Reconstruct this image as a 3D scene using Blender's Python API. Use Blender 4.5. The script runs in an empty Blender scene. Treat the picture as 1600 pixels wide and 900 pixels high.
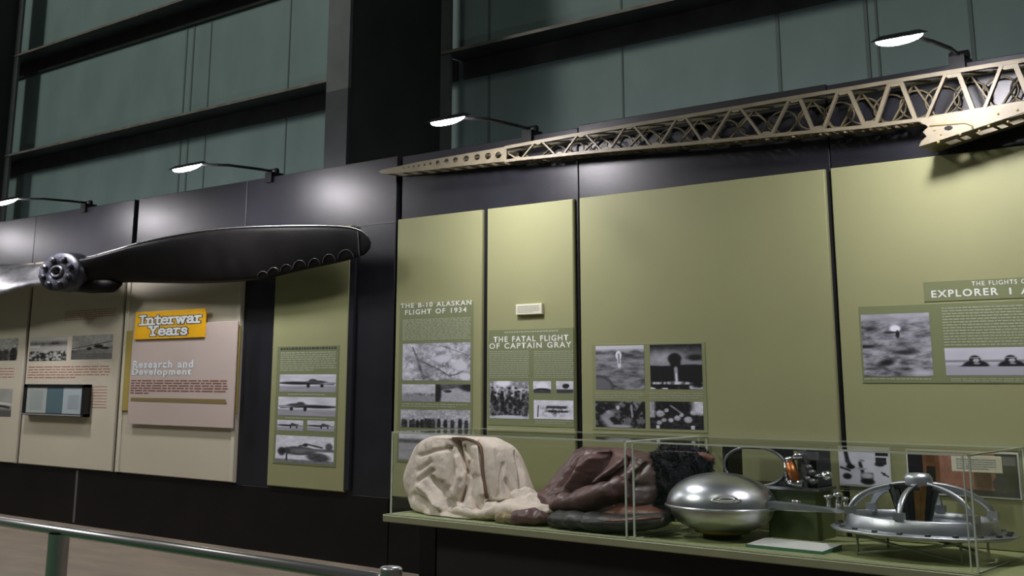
import bpy, bmesh, math, random
import numpy as np
from mathutils import Vector, Matrix
from mathutils.bvhtree import BVHTree

random.seed(7)
C = bpy.context.scene.collection
scene = bpy.context.scene

# ------------------------------------------------------------------ camera
FW, FH = 1600, 900
FOC, CX, CY = 1833.0, 800.0, 193.5          # shifted lens: its axis meets the frame at (CX, CY)
CAMX, CAMY, CAMZ = 0.0, -7.5127, 1.6        # the display wall's face is the plane y = 0, floor z = 0
def _n(v):
    v = np.array(v, float); return v / np.linalg.norm(v)
AX = -_n([-1470 - CX, -(591 - CY), FOC])    # world axes seen in the camera's (right, up, forward)
AY = _n([2350 - CX, -(591 - CY), FOC])
AZ = _n([0, 8453.5, FOC])
RW = np.stack([AX, AY, AZ], 1)
U_, S_, V_ = np.linalg.svd(RW); RW = U_ @ V_
camd = bpy.data.cameras.new('camera'); cam = bpy.data.objects.new('camera', camd); C.objects.link(cam)
camd.sensor_width = 36.0; camd.lens = FOC / FW * 36.0
camd.shift_x = 0.0; camd.shift_y = (CY - FH / 2) / FW
camd.clip_start = 0.05; camd.clip_end = 200
m3 = RW.copy(); m3[2] *= -1                 # rows: right, up, back
M = Matrix(((m3[0][0], m3[1][0], m3[2][0], 0), (m3[0][1], m3[1][1], m3[2][1], 0), (m3[0][2], m3[1][2], m3[2][2], 0), (0, 0, 0, 1)))
M = Matrix(((RW[0][0], RW[1][0], -RW[2][0], CAMX), (RW[0][1], RW[1][1], -RW[2][1], CAMY), (RW[0][2], RW[1][2], -RW[2][2], CAMZ), (0, 0, 0, 1)))
cam.matrix_world = M
scene.camera = cam
def ray(px, py):
    return RW.T @ np.array([px - CX, -(py - CY), FOC])
def at(px, py, y=0.0):
    """point of the plane y = const measured off the photograph"""
    d = ray(px, py); t = (y - CAMY) / d[1]
    return Vector((CAMX + d[0] * t, y, CAMZ + d[2] * t))
def atz(px, py, z):
    d = ray(px, py); t = (z - CAMZ) / d[2]
    return Vector((CAMX + d[0] * t, CAMY + d[1] * t, z))

# ------------------------------------------------------------------ light and exposure
scene.view_settings.view_transform = 'Standard'
scene.view_settings.look = 'None'
scene.view_settings.exposure = 0.0
scene.view_settings.gamma = 1.0
scene.view_settings.use_curve_mapping = False
wd = bpy.data.worlds.new('hall_air'); scene.world = wd; wd.use_nodes = True
wd.node_tree.nodes['Background'].inputs[0].default_value = (0.92, 1.0, .96, 1)
wd.node_tree.nodes['Background'].inputs[1].default_value = 0.042
def hall_light(loc, aim, size, power, col=(1, 0.96, 0.9)):
    l = bpy.data.lights.new('hall_light', 'AREA'); l.shape = 'DISK'; l.size = size; l.energy = power; l.color = col
    o = bpy.data.objects.new('hall_light', l); C.objects.link(o); o.location = loc
    o.rotation_euler = (Vector(aim) - Vector(loc)).to_track_quat('-Z', 'Y').to_euler()
hall_light((-19.0, -13.5, 15.0), (-7, 0.5, 3.5), 3.0, 1080, (1, 1, .92))
hall_light((-4.0, -9.0, 12.0), (-4, 0, 2.0), 1.6, 90, (1, 1, .86))
LENS_STRENGTH = 195.0
LAMP_WATTS = 4.0

# ------------------------------------------------------------------ materials
def mat(name, col, rough=0.5, metal=0.0, var=0.0, vscale=8.0, bump=0.0, bscale=40.0, spec=None, stretch=None, coat=0.0, detail=4.0):
    m = bpy.data.materials.new(name); m.use_nodes = True
    nt = m.node_tree; b = nt.nodes['Principled BSDF']
    b.inputs['Base Color'].default_value = (*col, 1); b.inputs['Roughness'].default_value = rough
    b.inputs['Metallic'].default_value = metal
    if spec is not None: b.inputs['Specular IOR Level'].default_value = spec
    if coat: b.inputs['Coat Weight'].default_value = coat; b.inputs['Coat Roughness'].default_value = 0.2
    if var or bump:
        tc = nt.nodes.new('ShaderNodeTexCoord'); mp = nt.nodes.new('ShaderNodeMapping')
        if stretch: mp.inputs['Scale'].default_value = stretch
        nt.links.new(tc.outputs['Object'], mp.inputs[0])
    if var:
        n = nt.nodes.new('ShaderNodeTexNoise'); n.inputs['Scale'].default_value = vscale; n.inputs['Detail'].default_value = detail
        nt.links.new(mp.outputs[0], n.inputs['Vector'])
        r = nt.nodes.new('ShaderNodeValToRGB'); r.color_ramp.elements[0].position = .3; r.color_ramp.elements[1].position = .7
        r.color_ramp.elements[0].color = (*[c * (1 - var) for c in col], 1)
        r.color_ramp.elements[1].color = (*[min(1, c * (1 + var)) for c in col], 1)
        nt.links.new(n.outputs['Fac'], r.inputs[0]); nt.links.new(r.outputs[0], b.inputs['Base Color'])
    if bump:
        n2 = nt.nodes.new('ShaderNodeTexNoise'); n2.inputs['Scale'].default_value = bscale; n2.inputs['Detail'].default_value = 5
        nt.links.new(mp.outputs[0], n2.inputs['Vector'])
        bp = nt.nodes.new('ShaderNodeBump'); bp.inputs['Strength'].default_value = bump; bp.inputs['Distance'].default_value = 0.02
        nt.links.new(n2.outputs['Fac'], bp.inputs['Height']); nt.links.new(bp.outputs[0], b.inputs['Normal'])
    return m
def emis(name, col, s):
    m = bpy.data.materials.new(name); m.use_nodes = True; nt = m.node_tree; nt.nodes.clear()
    e = nt.nodes.new('ShaderNodeEmission'); e.inputs[0].default_value = (*col, 1); e.inputs[1].default_value = s
    o = nt.nodes.new('ShaderNodeOutputMaterial'); nt.links.new(e.outputs[0], o.inputs[0]); return m
def glass(name, tint=(.965, .98, .965), refl=1.0):
    m = bpy.data.materials.new(name); m.use_nodes = True; nt = m.node_tree; nt.nodes.clear()
    t = nt.nodes.new('ShaderNodeBsdfTransparent'); t.inputs[0].default_value = (*tint, 1)
    g = nt.nodes.new('ShaderNodeBsdfGlossy'); g.inputs['Roughness'].default_value = 0.02
    lw = nt.nodes.new('ShaderNodeLayerWeight'); lw.inputs[0].default_value = .5
    pw = nt.nodes.new('ShaderNodeMath'); pw.operation = 'POWER'; pw.inputs[1].default_value = 4.0; nt.links.new(lw.outputs['Facing'], pw.inputs[0])
    f = nt.nodes.new('ShaderNodeMath'); f.operation = 'MULTIPLY_ADD'; f.inputs[1].default_value = .85; f.inputs[2].default_value = .045; nt.links.new(pw.outputs[0], f.inputs[0])
    mx = nt.nodes.new('ShaderNodeMixShader'); o = nt.nodes.new('ShaderNodeOutputMaterial')
    nt.links.new(f.outputs[0], mx.inputs[0]); nt.links.new(t.outputs[0], mx.inputs[1]); nt.links.new(g.outputs[0], mx.inputs[2])
    nt.links.new(mx.outputs[0], o.inputs[0]); return m
def attr_mat(name):
    m = bpy.data.materials.new(name); m.use_nodes = True; nt = m.node_tree; b = nt.nodes['Principled BSDF']
    a = nt.nodes.new('ShaderNodeAttribute'); a.attribute_name = 'Print'
    nt.links.new(a.outputs['Color'], b.inputs['Base Color']); b.inputs['Roughness'].default_value = .55; b.inputs['Specular IOR Level'].default_value = .25
    return m

M_BLACK = mat('black_laminate', (.013, .0135, .0185), .37, var=.25, vscale=3, bump=.03, bscale=60, spec=.42)
M_BASE = mat('dark_plinth', (.006, .0048, .0045), .5, var=.3, vscale=2, spec=.2)
M_GAP = mat('recess_black', (.010, .007, .008), .7)
M_GREEN = mat('olive_green_panel', (.285, .292, .150), .55, var=.04, vscale=1.2, spec=.3)
M_GBOARD = mat('printed_green_board', (.190, .215, .110), .5, var=.04, vscale=2, spec=.3)
M_BEIGE = mat('cream_panel', (.54, .50, .40), .55, var=.03, vscale=1.5, spec=.3)
M_PINK = mat('dusty_pink_board', (.50, .42, .385), .5, var=.03, vscale=2, spec=.3)
M_MUST = mat('mustard_board', (.36, .28, .07), .5)
M_YEL = mat('amber_yellow_plate', (.80, .43, .008), .4, var=.06, vscale=9)
M_WTXT = mat('white_lettering', (.74, .76, .72), .5)
M_BTXT = mat('pale_blue_lettering', (.70, .78, .82), .5)
M_GTXT = mat('pale_green_print', (.36, .39, .28), .6)
M_DTXT = mat('dark_print', (.05, .06, .04), .6)
M_RTXT = mat('red_brown_print', (.38, .15, .11), .6)
M_BRTXT = mat('brown_print', (.22, .10, .08), .6)
M_OUTL = mat('navy_outline', (.03, .05, .09), .5)
M_KHAKI = mat('khaki_bar', (.21, .16, .06), .5)
M_PRINT = attr_mat('photo_print')
M_SHEET = mat('teal_steel_sheet', (.22, .305, .302), .55, var=.10, vscale=1.5, bump=.04, bscale=8, spec=.3, stretch=(1, 1, .6))
M_SEAM = mat('sheet_seam', (.12, .165, .16), .6)
M_GIRT = mat('painted_girt', (.045, .048, .046), .5, var=.3, vscale=4)
M_GIRTLIP = mat('lit_girt_edge', (.20, .18, .155), .6, var=.3, vscale=6)  # paler than the girt to paint in the highlight on its lip
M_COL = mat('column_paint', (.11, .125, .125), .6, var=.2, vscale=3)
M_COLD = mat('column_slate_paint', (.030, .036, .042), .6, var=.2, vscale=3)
M_WEB = mat('column_shaded_web', (.028, .032, .034), .6, var=.2, vscale=2)  # column colour darkened to hold the shade on the web's unlit face
M_FLOOR = mat('mottled_concrete', (.245, .20, .15), .5, var=.22, vscale=1.4, bump=.05, bscale=20, stretch=(1, 2.6, 1), detail=8)
M_CARPET = mat('green_carpet', (.02, .115, .035), .9, var=.15, vscale=30)
M_STEEL = mat('brushed_steel', (.86, .84, .87), .31, 1.0)
M_LAMP = mat('black_lamp_metal', (.012, .012, .013), .4, .3)
M_LENS = emis('lamp_glow', (1.0, .95, 1.0), LENS_STRENGTH)
M_PROP = mat('dark_propeller_paint', (.0055, .0048, .0048), .48, .0, var=.35, vscale=5, bump=.06, bscale=14, spec=.1)
M_HUB = mat('worn_hub_steel', (.035, .037, .05), .42, .5, var=.7, vscale=9, bump=.25, bscale=18)
M_HUBL = mat('bare_hub_steel', (.13, .13, .15), .4, .7, var=.6, vscale=12)
M_SCAL = mat('faded_grey_mark', (.05, .05, .052), .5)
M_BLADEL = mat('worn_lamplit_blade', (.20, .20, .21), .36, .6, var=.6, vscale=4, stretch=(1, 1, 4))  # brushed streaks; pale grey also carries lamplight on the upturned left blade
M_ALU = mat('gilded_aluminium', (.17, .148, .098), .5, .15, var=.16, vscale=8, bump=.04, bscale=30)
M_ALUB = mat('shaded_aluminium_rear', (.11, .092, .05), .5, .2, var=.4, vscale=8)  # girder colour darkened to paint in shadow on its rear and inner members
M_SHELF = mat('case_green_shelf', (.33, .37, .17), .45, var=.05, vscale=3)
M_SHEDGE = mat('shelf_edge_green', (.36, .38, .24), .45, var=.06, vscale=6)
M_RISER = mat('riser_green', (.10, .13, .045), .6)
M_GLASS = glass('acrylic_pane')
M_GEDGE = mat('acrylic_polished_edge', (.72, .80, .70), .25, 0, spec=.8)
M_CANVAS = mat('cream_canvas', (.74, .65, .57), .85, var=.07, vscale=5, bump=.5, bscale=14, spec=.2, stretch=(2, 2, 1.2))
M_STRAP = mat('brown_strap', (.16, .09, .055), .7)
M_LEATH = mat('brown_leather', (.125, .066, .064), .40, var=.5, vscale=5, bump=.6, bscale=9, spec=.5, detail=6)
M_LEATHR = mat('rust_leather', (.17, .07, .045), .45, var=.35, vscale=9, bump=.4, bscale=14)
M_LEATHD = mat('dark_worn_leather', (.035, .035, .034), .45, var=.5, vscale=7, bump=.4, bscale=14)
M_FUR = mat('black_fur', (.010, .011, .018), .8, var=.4, vscale=14, bump=.6, bscale=40)
M_FLEECE = mat('tan_fleece', (.34, .27, .16), .9, var=.35, vscale=16, bump=.8, bscale=30)
M_NAVY = mat('navy_glove', (.03, .035, .06), .45, var=.4, vscale=8, bump=.3, bscale=14)
M_SPH = mat('spun_aluminium', (.64, .67, .73), .30, 1.0, var=.12, vscale=3, bump=.03, bscale=9, stretch=(1, 1, .5))
M_SPHL = mat('dull_lower_aluminium', (.58, .59, .60), .36, 1.0, var=.15, vscale=4)
M_ALUR = mat('cast_aluminium_ring', (.50, .53, .57), .36, .9, var=.15, vscale=7, bump=.04)
M_AMBER = mat('amber_resin', (.30, .155, .028), .3, var=.4, vscale=12)
M_SMOKE = mat('smoked_black_slat', (.022, .022, .024), .22, var=.4, vscale=8)
M_INST = mat('instrument_black', (.012, .012, .014), .4, .2, var=.3, vscale=9)
M_INSTG = mat('instrument_grey', (.15, .155, .16), .4, .6, var=.3, vscale=14)
M_CHROME = mat('chrome_fitting', (.72, .73, .75), .18, 1.0)
M_COPPER = mat('copper_tube', (.42, .15, .045), .32, .7)
M_CARD = mat('white_card', (.66, .68, .64), .6)
M_CARDC = mat('cream_card', (.68, .66, .50), .6)
M_CARDE = mat('card_green_edge', (.10, .26, .18), .5)
M_FRAME = mat('black_picture_frame', (.010, .010, .011), .35)
M_FRAMEL = mat('frame_lower_lip', (.42, .42, .42), .3, .4)
M_TEAL = mat('teal_document', (.075, .13, .15), .6)
M_PAPER = mat('grey_paper', (.38, .42, .40), .6)
M_PAPER2 = mat('pale_blue_paper', (.36, .42, .45), .6)
M_PTXT = mat('typed_lines', (.24, .28, .29), .6)
M_WIRE = mat('stand_wire', (.30, .34, .25), .4, .4)

# ------------------------------------------------------------------ mesh helpers
class MB:
    def __init__(s): s.v = []; s.f = []; s.m = []; s.sm = []
    def add(s, vs, fs, mi=0, smooth=False):
        o = len(s.v); s.v += [tuple(v) for v in vs]
        for f in fs: s.f.append([i + o for i in f]); s.m.append(mi); s.sm.append(smooth)
        return s
    def box(s, a, b, mi=0):
        x0, y0, z0 = a; x1, y1, z1 = b
        vs = [(x0, y0, z0), (x1, y0, z0), (x1, y1, z0), (x0, y1, z0), (x0, y0, z1), (x1, y0, z1), (x1, y1, z1), (x0, y1, z1)]
        return s.add(vs, [(0, 3, 2, 1), (4, 5, 6, 7), (0, 1, 5, 4), (1, 2, 6, 5), (2, 3, 7, 6), (3, 0, 4, 7)], mi)
    def bbox(s, a, b, r=.006, mi=0):
        """box with bevelled vertical and front edges"""
        x0, y0, z0 = a; x1, y1, z1 = b
        def ring(y, i): return [(x0 + i, y, z0 + i), (x1 - i, y, z0 + i), (x1 - i, y, z1 - i), (x0 + i, y, z1 - i)]
        vs = ring(y1, 0) + ring(y0 + r, 0) + ring(y0, r)
        fs = [(0, 1, 2, 3)] + [(i, i + 4, (i + 1) % 4 + 4, (i + 1) % 4) for i in range(4)]
        fs += [(i + 4, i + 8, (i + 1) % 4 + 8, (i + 1) % 4 + 4) for i in range(4)] + [(11, 10, 9, 8)]
        return s.add(vs, [tuple(reversed(f)) for f in fs], mi)
    def tube(s, pts, r, n=10, mi=0, caps=True, sq=(1, 1), smooth=True, closed=False, up=None):
        pts = [Vector(p) for p in pts]; k = len(pts)
        rs = r if isinstance(r, (list, tuple)) else [r] * k
        vs = []; prev = None
        for i, p in enumerate(pts):
            if closed: d = pts[(i + 1) % k] - pts[i - 1]
            else: d = pts[min(i + 1, k - 1)] - pts[max(i - 1, 0)]
            if d.length < 1e-9: d = Vector((1, 0, 0))
            d.normalize()
            if prev is None:
                u = Vector(up) if up else (Vector((0, 0, 1)) if abs(d.z) < .9 else Vector((0, 1, 0)))
            else: u = prev
            u = (u - d * u.dot(d))
            if u.length < 1e-6: u = d.orthogonal()
            u.normalize(); prev = u; w = d.cross(u)
            for j in range(n):
                a = 2 * math.pi * (j + (.5 if n == 4 else 0)) / n
                vs.append(p + u * (math.sin(a) * rs[i] * sq[1]) + w * (math.cos(a) * rs[i] * sq[0]))
        fs = []
        for i in range(k if closed else k - 1):
            for j in range(n):
                a = i * n + j; b = i * n + (j + 1) % n; i2 = (i + 1) % k
                fs.append((a, i2 * n + j, i2 * n + (j + 1) % n, b))
        if caps and not closed:
            fs.append(tuple(range(n))); fs.append(tuple(reversed(range((k - 1) * n, k * n))))
        return s.add(vs, fs, mi, smooth and n > 4)
    def lathe(s, prof, c, n=48, mi=0, sx=1.0, sy=1.0, axis='z', smooth=True, a0=0, a1=2 * math.pi):
        c = Vector(c); vs = []; full = abs(a1 - a0 - 2 * math.pi) < 1e-6; nn = n if full else n + 1
        for (r, h) in prof:
            for j in range(nn):
                a = a0 + (a1 - a0) * j / n; p, q = math.cos(a) * r * sx, math.sin(a) * r * sy
                vs.append(c + (Vector((p, q, h)) if axis == 'z' else Vector((p, -h, q))))
        fs = []
        for i in range(len(prof) - 1):
            for j in range(n):
                j2 = (j + 1) % nn
                fs.append((i * nn + j, i * nn + j2, (i + 1) * nn + j2, (i + 1) * nn + j))
        return s.add(vs, fs, mi, smooth)
    def prism(s, poly, y0, y1, mi=0):
        """polygon in (x, z), counter-clockwise as seen from the front, extruded from y0 (front) to y1"""
        n = len(poly)
        vs = [(p[0], y0, p[1]) for p in poly] + [(p[0], y1, p[1]) for p in poly]
        fs = [tuple(range(n)), tuple(reversed(range(n, 2 * n)))] + [(i, i + n, (i + 1) % n + n, (i + 1) % n) for i in range(n)]
        return s.add(vs, fs, mi)
    def quad(s, x0, x1, z0, z1, y, mi=0):
        return s.add([(x0, y, z0), (x1, y, z0), (x1, y, z1), (x0, y, z1)], [(0, 1, 2, 3)], mi)
    def grid(s, P, mi=0, smooth=True, wrap=False):
        h = len(P); w = len(P[0]); vs = [p for row in P for p in row]; fs = []
        for i in range(h - 1):
            for j in range(w if wrap else w - 1):
                j2 = (j + 1) % w
                fs.append((i * w + j, i * w + j2, (i + 1) * w + j2, (i + 1) * w + j))
        return s.add(vs, fs, mi, smooth)

WLOC = {}
def link(name, me, mats, parent=None, loc=None):
    """link a mesh whose vertices are in world coordinates; its origin goes to its base (a thing) or its thing's origin (a part)"""
    n = len(me.vertices); co = np.empty(n * 3); me.vertices.foreach_get('co', co); co = co.reshape(-1, 3)
    if parent is not None: L = WLOC[parent.name]
    elif loc is not None: L = np.array(loc, float)
    else: L = np.array([(co[:, 0].min() + co[:, 0].max()) / 2, (co[:, 1].min() + co[:, 1].max()) / 2, co[:, 2].min()])
    co -= L; me.vertices.foreach_set('co', co.ravel()); me.update()
    o = bpy.data.objects.new(name, me); C.objects.link(o)
    if not isinstance(mats, (list, tuple)): mats = [mats]
    for m in mats: me.materials.append(m)
    if parent is not None: o.parent = parent
    else: o.location = L
    WLOC[o.name] = L
    return o
def to_mesh(mb, name, fix=True):
    me = bpy.data.meshes.new(name); me.from_pydata(mb.v, [], mb.f)
    me.polygons.foreach_set('material_index', mb.m); me.polygons.foreach_set('use_smooth', mb.sm); me.update()
    if fix:
        bm = bmesh.new(); bm.from_mesh(me); bmesh.ops.recalc_face_normals(bm, faces=bm.faces); bm.to_mesh(me); bm.free()
    return me
def obj(name, mb, mats, parent=None, fix=True, loc=None): return link(name, to_mesh(mb, name, fix), mats, parent, loc)
def tag(o, label, cat=None, group=None, kind=None):
    if label: o['label'] = label
    if cat: o['category'] = cat
    if group: o['group'] = group
    if kind: o['kind'] = kind
    return o
def thing(name, loc, label, cat, group=None):
    o = bpy.data.objects.new(name, None); C.objects.link(o); o.location = loc; o.empty_display_size = .1
    WLOC[o.name] = np.array(loc, float); return tag(o, label, cat, group)
def struct(name, mb, m, label=None):
    o = obj(name, mb, m); o['kind'] = 'structure'
    if label: o['label'] = label
    return o
def rect(x0, y0, x1, y1, y=0.0):
    """pixel rectangle (edges read at their middles) -> x0, x1, z0, z1 in the plane y"""
    ym = (y0 + y1) / 2; xm = (x0 + x1) / 2
    return at(x0, ym, y).x, at(x1, ym, y).x, at(xm, y1, y).z, at(xm, y0, y).z
def text_mesh(s, box, y, thick=.002, offset=0.0):
    """lettering fitted into box = (x0, x1, z0, z1) on the plane y"""
    cu = bpy.data.curves.new('lettering', 'FONT'); cu.body = s; cu.size = 1; cu.offset = offset; cu.resolution_u = 4
    cu.align_x = 'CENTER'; cu.space_character = 1.22; cu.space_word = 1.3
    o = bpy.data.objects.new('lettering', cu); C.objects.link(o)
    dg = bpy.context.evaluated_depsgraph_get(); me = bpy.data.meshes.new_from_object(o.evaluated_get(dg))
    bpy.data.objects.remove(o); n = len(me.vertices)
    co = np.empty(n * 3); me.vertices.foreach_get('co', co); co = co.reshape(-1, 3)
    a, b = co.min(0), co.max(0); x0, x1, z0, z1 = box
    out = np.stack([x0 + (co[:, 0] - a[0]) / (b[0] - a[0]) * (x1 - x0), np.full(n, y), z0 + (co[:, 1] - a[1]) / (b[1] - a[1]) * (z1 - z0)], 1)
    me.vertices.foreach_set('co', out.ravel()); me.update(); return me
def text(s, box, y, m, parent, name='lettering', offset=.02): return link(name, text_mesh(s, box, y, offset=offset), m, parent)
def body(box, y, lines, m, parent, fill=.5, seed=1, last=.6, name='text_block', wl=(.03, .11), gap=.012):
    """a block of small print too small to read: rows of word-long marks"""
    rnd = random.Random(seed); x0, x1, z0, z1 = box; W = x1 - x0; p = (z1 - z0) / lines; mb = MB()
    for i in range(lines):
        zt = z1 - p * (i + .5 - fill / 2); zb = z1 - p * (i + .5 + fill / 2); u = 0; end = last if i == lines - 1 else 1 - rnd.random() * .03
        while u < end:
            w = min(wl[0] + rnd.random() * (wl[1] - wl[0]), end - u)
            if w > .006: mb.quad(x0 + u * W, x0 + (u + w) * W, zb, zt, y)
            u += w + gap
    return obj(name, mb, m, parent, fix=False)

# ------------------------------------------------------------------ painted prints (greyscale pictures as point colours)
def noise(h, w, sx, sy, seed, octv=3):
    r = np.random.RandomState(seed); out = np.zeros((h, w)); amp = 1; tot = 0
    for k in range(octv):
        gx, gy = int(sx * 2 ** k) + 2, int(sy * 2 ** k) + 2; g = r.rand(gy, gx)
        xs = np.linspace(0, gx - 1.001, w); ys = np.linspace(0, gy - 1.001, h); xi = xs.astype(int); yi = ys.astype(int)
        fx = (xs - xi)[None, :]; fy = (ys - yi)[:, None]; fx = fx * fx * (3 - 2 * fx); fy = fy * fy * (3 - 2 * fy)
        a = g[np.ix_(yi, xi)] * (1 - fx) + g[np.ix_(yi, xi + 1)] * fx; b = g[np.ix_(yi + 1, xi)] * (1 - fx) + g[np.ix_(yi + 1, xi + 1)] * fx
        out += amp * (a * (1 - fy) + b * fy); tot += amp; amp *= .55
    return out / tot
class Pic:
    def __init__(s, w=84, h=56, base=.5):
        s.w, s.h = w, h; s.a = np.full((h, w), float(base)); s.v, s.u = np.mgrid[0:1:h * 1j, 0:1:w * 1j]
    def blend(s, mask, val): s.a = s.a * (1 - mask) + val * mask; return s
    def ell(s, cx, cy, rx, ry, val, soft=.25, ang=0):
        c, n = math.cos(ang), math.sin(ang); x = (s.u - cx); y = (s.v - cy)
        X = x * c + y * n; Y = -x * n + y * c
        d = np.sqrt((X / rx) ** 2 + (Y / ry) ** 2); return s.blend(np.clip((1 + soft - d) / (2 * soft), 0, 1), val)
    def box(s, x0, y0, x1, y1, val, soft=.012):
        m = np.clip((s.u - x0) / soft + .5, 0, 1) * np.clip((x1 - s.u) / soft + .5, 0, 1) * np.clip((s.v - y0) / soft + .5, 0, 1) * np.clip((y1 - s.v) / soft + .5, 0, 1)
        return s.blend(m, val)
    def line(s, pts, wd, val):
        for (x0, y0), (x1, y1) in zip(pts[:-1], pts[1:]):
            dx, dy = x1 - x0, y1 - y0; t = np.clip(((s.u - x0) * dx + (s.v - y0) * dy) / (dx * dx + dy * dy + 1e-9), 0, 1)
            d = np.hypot(s.u - x0 - t * dx, (s.v - y0 - t * dy) * .7); s.blend(np.clip((wd - d) / (wd * .6) , 0, 1), val)
        return s
    def below(s, f, val, soft=.02):
        return s.blend(np.clip((s.v - f(s.u)) / soft + .5, 0, 1), val)
    def nz(s, sx, sy, seed, amp, octv=3): s.a += (noise(s.h, s.w, sx, sy, seed, octv) - .5) * amp; return s
    def con(s, sx, sy, seed, lo, hi, th=.5, k=8, octv=3, mask=1.0):
        n = 1 / (1 + np.exp(-k * 4 * (noise(s.h, s.w, sx, sy, seed, octv) - th))); return s.blend(np.ones_like(s.a) * mask, lo + (hi - lo) * n)
def print_obj(pic, box, y, parent, name='photo_print', tint=(.90, .91, 1.04), gain=.92, rgb=None):
    x0, x1, z0, z1 = box; h, w = pic.h, pic.w
    a = (np.clip((pic.a - .06) / .86, .0, 1.0) ** 1.75 * .97 + .015) * gain
    X, Z = np.meshgrid(np.linspace(x0, x1, w), np.linspace(z1, z0, h))
    vs = np.stack([X.ravel(), np.full(w * h, y), Z.ravel()], 1)
    i, j = np.mgrid[0:h - 1, 0:w - 1]; q = (i * w + j).ravel(); fs = np.stack([q + w, q + w + 1, q + 1, q], 1)
    me = bpy.data.meshes.new(name); me.from_pydata(vs.tolist(), [], fs.tolist()); me.update()
    ca = me.color_attributes.new('Print', 'FLOAT_COLOR', 'POINT')
    col = np.ones((w * h, 4))
    if rgb is None: col[:, :3] = a.ravel()[:, None] * np.array(tint)
    else: col[:, :3] = rgb.reshape(-1, 3)
    ca.data.foreach_set('color', col.ravel().astype(np.float32))
    return link(name, me, M_PRINT, parent)

# ------------------------------------------------------------------ the setting: floor, hangar wall, steel
mb = MB(); mb.add([(-34, -16, 0), (10, -16, 0), (10, 8, 0), (-34, 8, 0)], [(0, 1, 2, 3)]); struct('floor', mb, M_FLOOR, 'mottled brown concrete floor behind the barrier rail')
mb = MB(); mb.box((-34, -16, -.02), (-2.6, -4.75, .006)); struct('floor_carpet', mb, M_CARPET)
SH_Y = 2.15                                             # hangar sheet
mb = MB(); mb.box((-34, SH_Y, 0), (10, SH_Y + .05, 13)); wb = struct('wall_back', mb, M_SHEET, 'teal painted steel sheet wall of the hangar')
def seam(px, y0, y1, w=.02):
    a = at(px, y0, SH_Y); b = at(px, y1, SH_Y)
    m = MB(); m.box((a.x - w * .7, SH_Y - .008, 2.5), (a.x + w, SH_Y, 13)); obj('sheet_seam', m, M_SEAM, wb)
for px, py in ((290, 100), (301, 100), (330, 60), (452, 80), (764, 160), (973, 140), (1215, 60), (1353, 40), (1371, 60), (1517, 40)):
    seam(px, py, py + 50, .012 if px in (330, 452, 1371, 973) else .02)
GY = 1.74                                               # front edge of girts / rear flange of columns
def girt(px, py, x0, x1, nm):
    z = at(px, py, GY).z; m = MB()
    m.box((x0, GY, z - .035), (x1, SH_Y - .021, z), 0)            # web, seen from below
    m.box((x0, SH_Y - .05, z - .24), (x1, SH_Y - .021, z - .035), 0)   # rear flange down the sheet
    o = struct(nm, m, M_GIRT)
    l = MB(); l.box((x0, GY - .012, z - .03), (x1, GY, z + .004)); obj('girt_edge', l, M_GIRTLIP, o)
COLX = at(545, 100, .35).x                              # right edge of the main column's front flange
RC = at(690, 100, GY).x
LC0 = at(8, 222, GY).x; LC1 = at(30, 100, GY).x
girt(150, 44, LC0 - 3, COLX - .1, 'trim_1'); girt(260, 183.5, LC0 - 3, COLX - .1, 'trim_2')
girt(800, 56, RC, 9, 'trim_3')
zg = at(90, 280, GY)
def column(xr, nm, zpaint):
    """H column: front flange, deep web, rear flange"""
    fx0 = xr - (at(545, 100, .35).x - at(511, 100, .35).x)
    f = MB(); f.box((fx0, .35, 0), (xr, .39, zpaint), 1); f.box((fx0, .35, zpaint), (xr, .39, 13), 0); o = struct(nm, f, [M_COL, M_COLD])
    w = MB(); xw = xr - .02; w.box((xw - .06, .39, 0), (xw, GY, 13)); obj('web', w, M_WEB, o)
    r = MB(); r.box((xw - .36, GY, 0), (xw + .14, GY + .04, 13)); obj('rear_flange', r, M_COL, o)
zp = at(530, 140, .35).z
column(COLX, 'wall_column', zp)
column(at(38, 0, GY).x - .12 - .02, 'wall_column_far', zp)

# ------------------------------------------------------------------ the black display wall
X1a, X1b = at(208, 350).x, at(215, 350).x               # open joints between the wall modules
X2a, X2b = at(619, 310).x, at(628, 310).x
X3, X4 = at(904, 290).x, at(1297, 250).x
XL, XR = -26.0, 3.5
def module(x0, x1, zt, nm):
    m = MB(); m.bbox((x0, 0, .0), (x1, .16, zt), .004); return struct(nm, m, M_BLACK)
module(XL, at(54, 370).x - .004, 3.60, 'wall_front_1'); module(at(54, 370).x + .004, X1a, 3.60, 'wall_front_2')
XM = at(385, 320).x
module(X1b, XM - .004, 3.60, 'wall_front_3'); module(XM + .004, X2a, 3.60, 'wall_front_4')
module(X2b, X3 - .004, 3.585, 'wall_front_5'); module(X3 + .004, X4 - .004, 3.605, 'wall_front_6'); module(X4 + .004, XR, 3.595, 'wall_front_7')
mb = MB(); mb.box((XL, .17, 0), (XR, .20, 3.55)); struct('wall_front_backing', mb, M_GAP)
mb = MB()
xs = [XL, at(120, 770).x, X2a, XR]
for a, b in zip(xs[:-1], xs[1:]): mb.bbox((a + .005, -.012, 0), (b - .005, -.001, .585), .003)
struct('baseboard_front', mb, M_BASE)
mb = MB(); mb.box((xs[1] - .022, -.014, .02), (xs[1] + .022, -.002, .58)); struct('trim_6', mb, mat('grey_joint_strip', (.10, .10, .10), .5))
zs = at(580, 351).z
mb = MB(); mb.box((X1b + .02, -.004, zs - .006), (X2a, -.0005, zs + .006)); struct('trim_4', mb, M_COL)
mb = MB(); px = at(549, 590); mb.box((px.x - .035, -.03, .62), (px.x + .035, -.001, 2.98)); struct('trim_5', mb, mat('black_glossy_post', (.02, .02, .026), .25))

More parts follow.
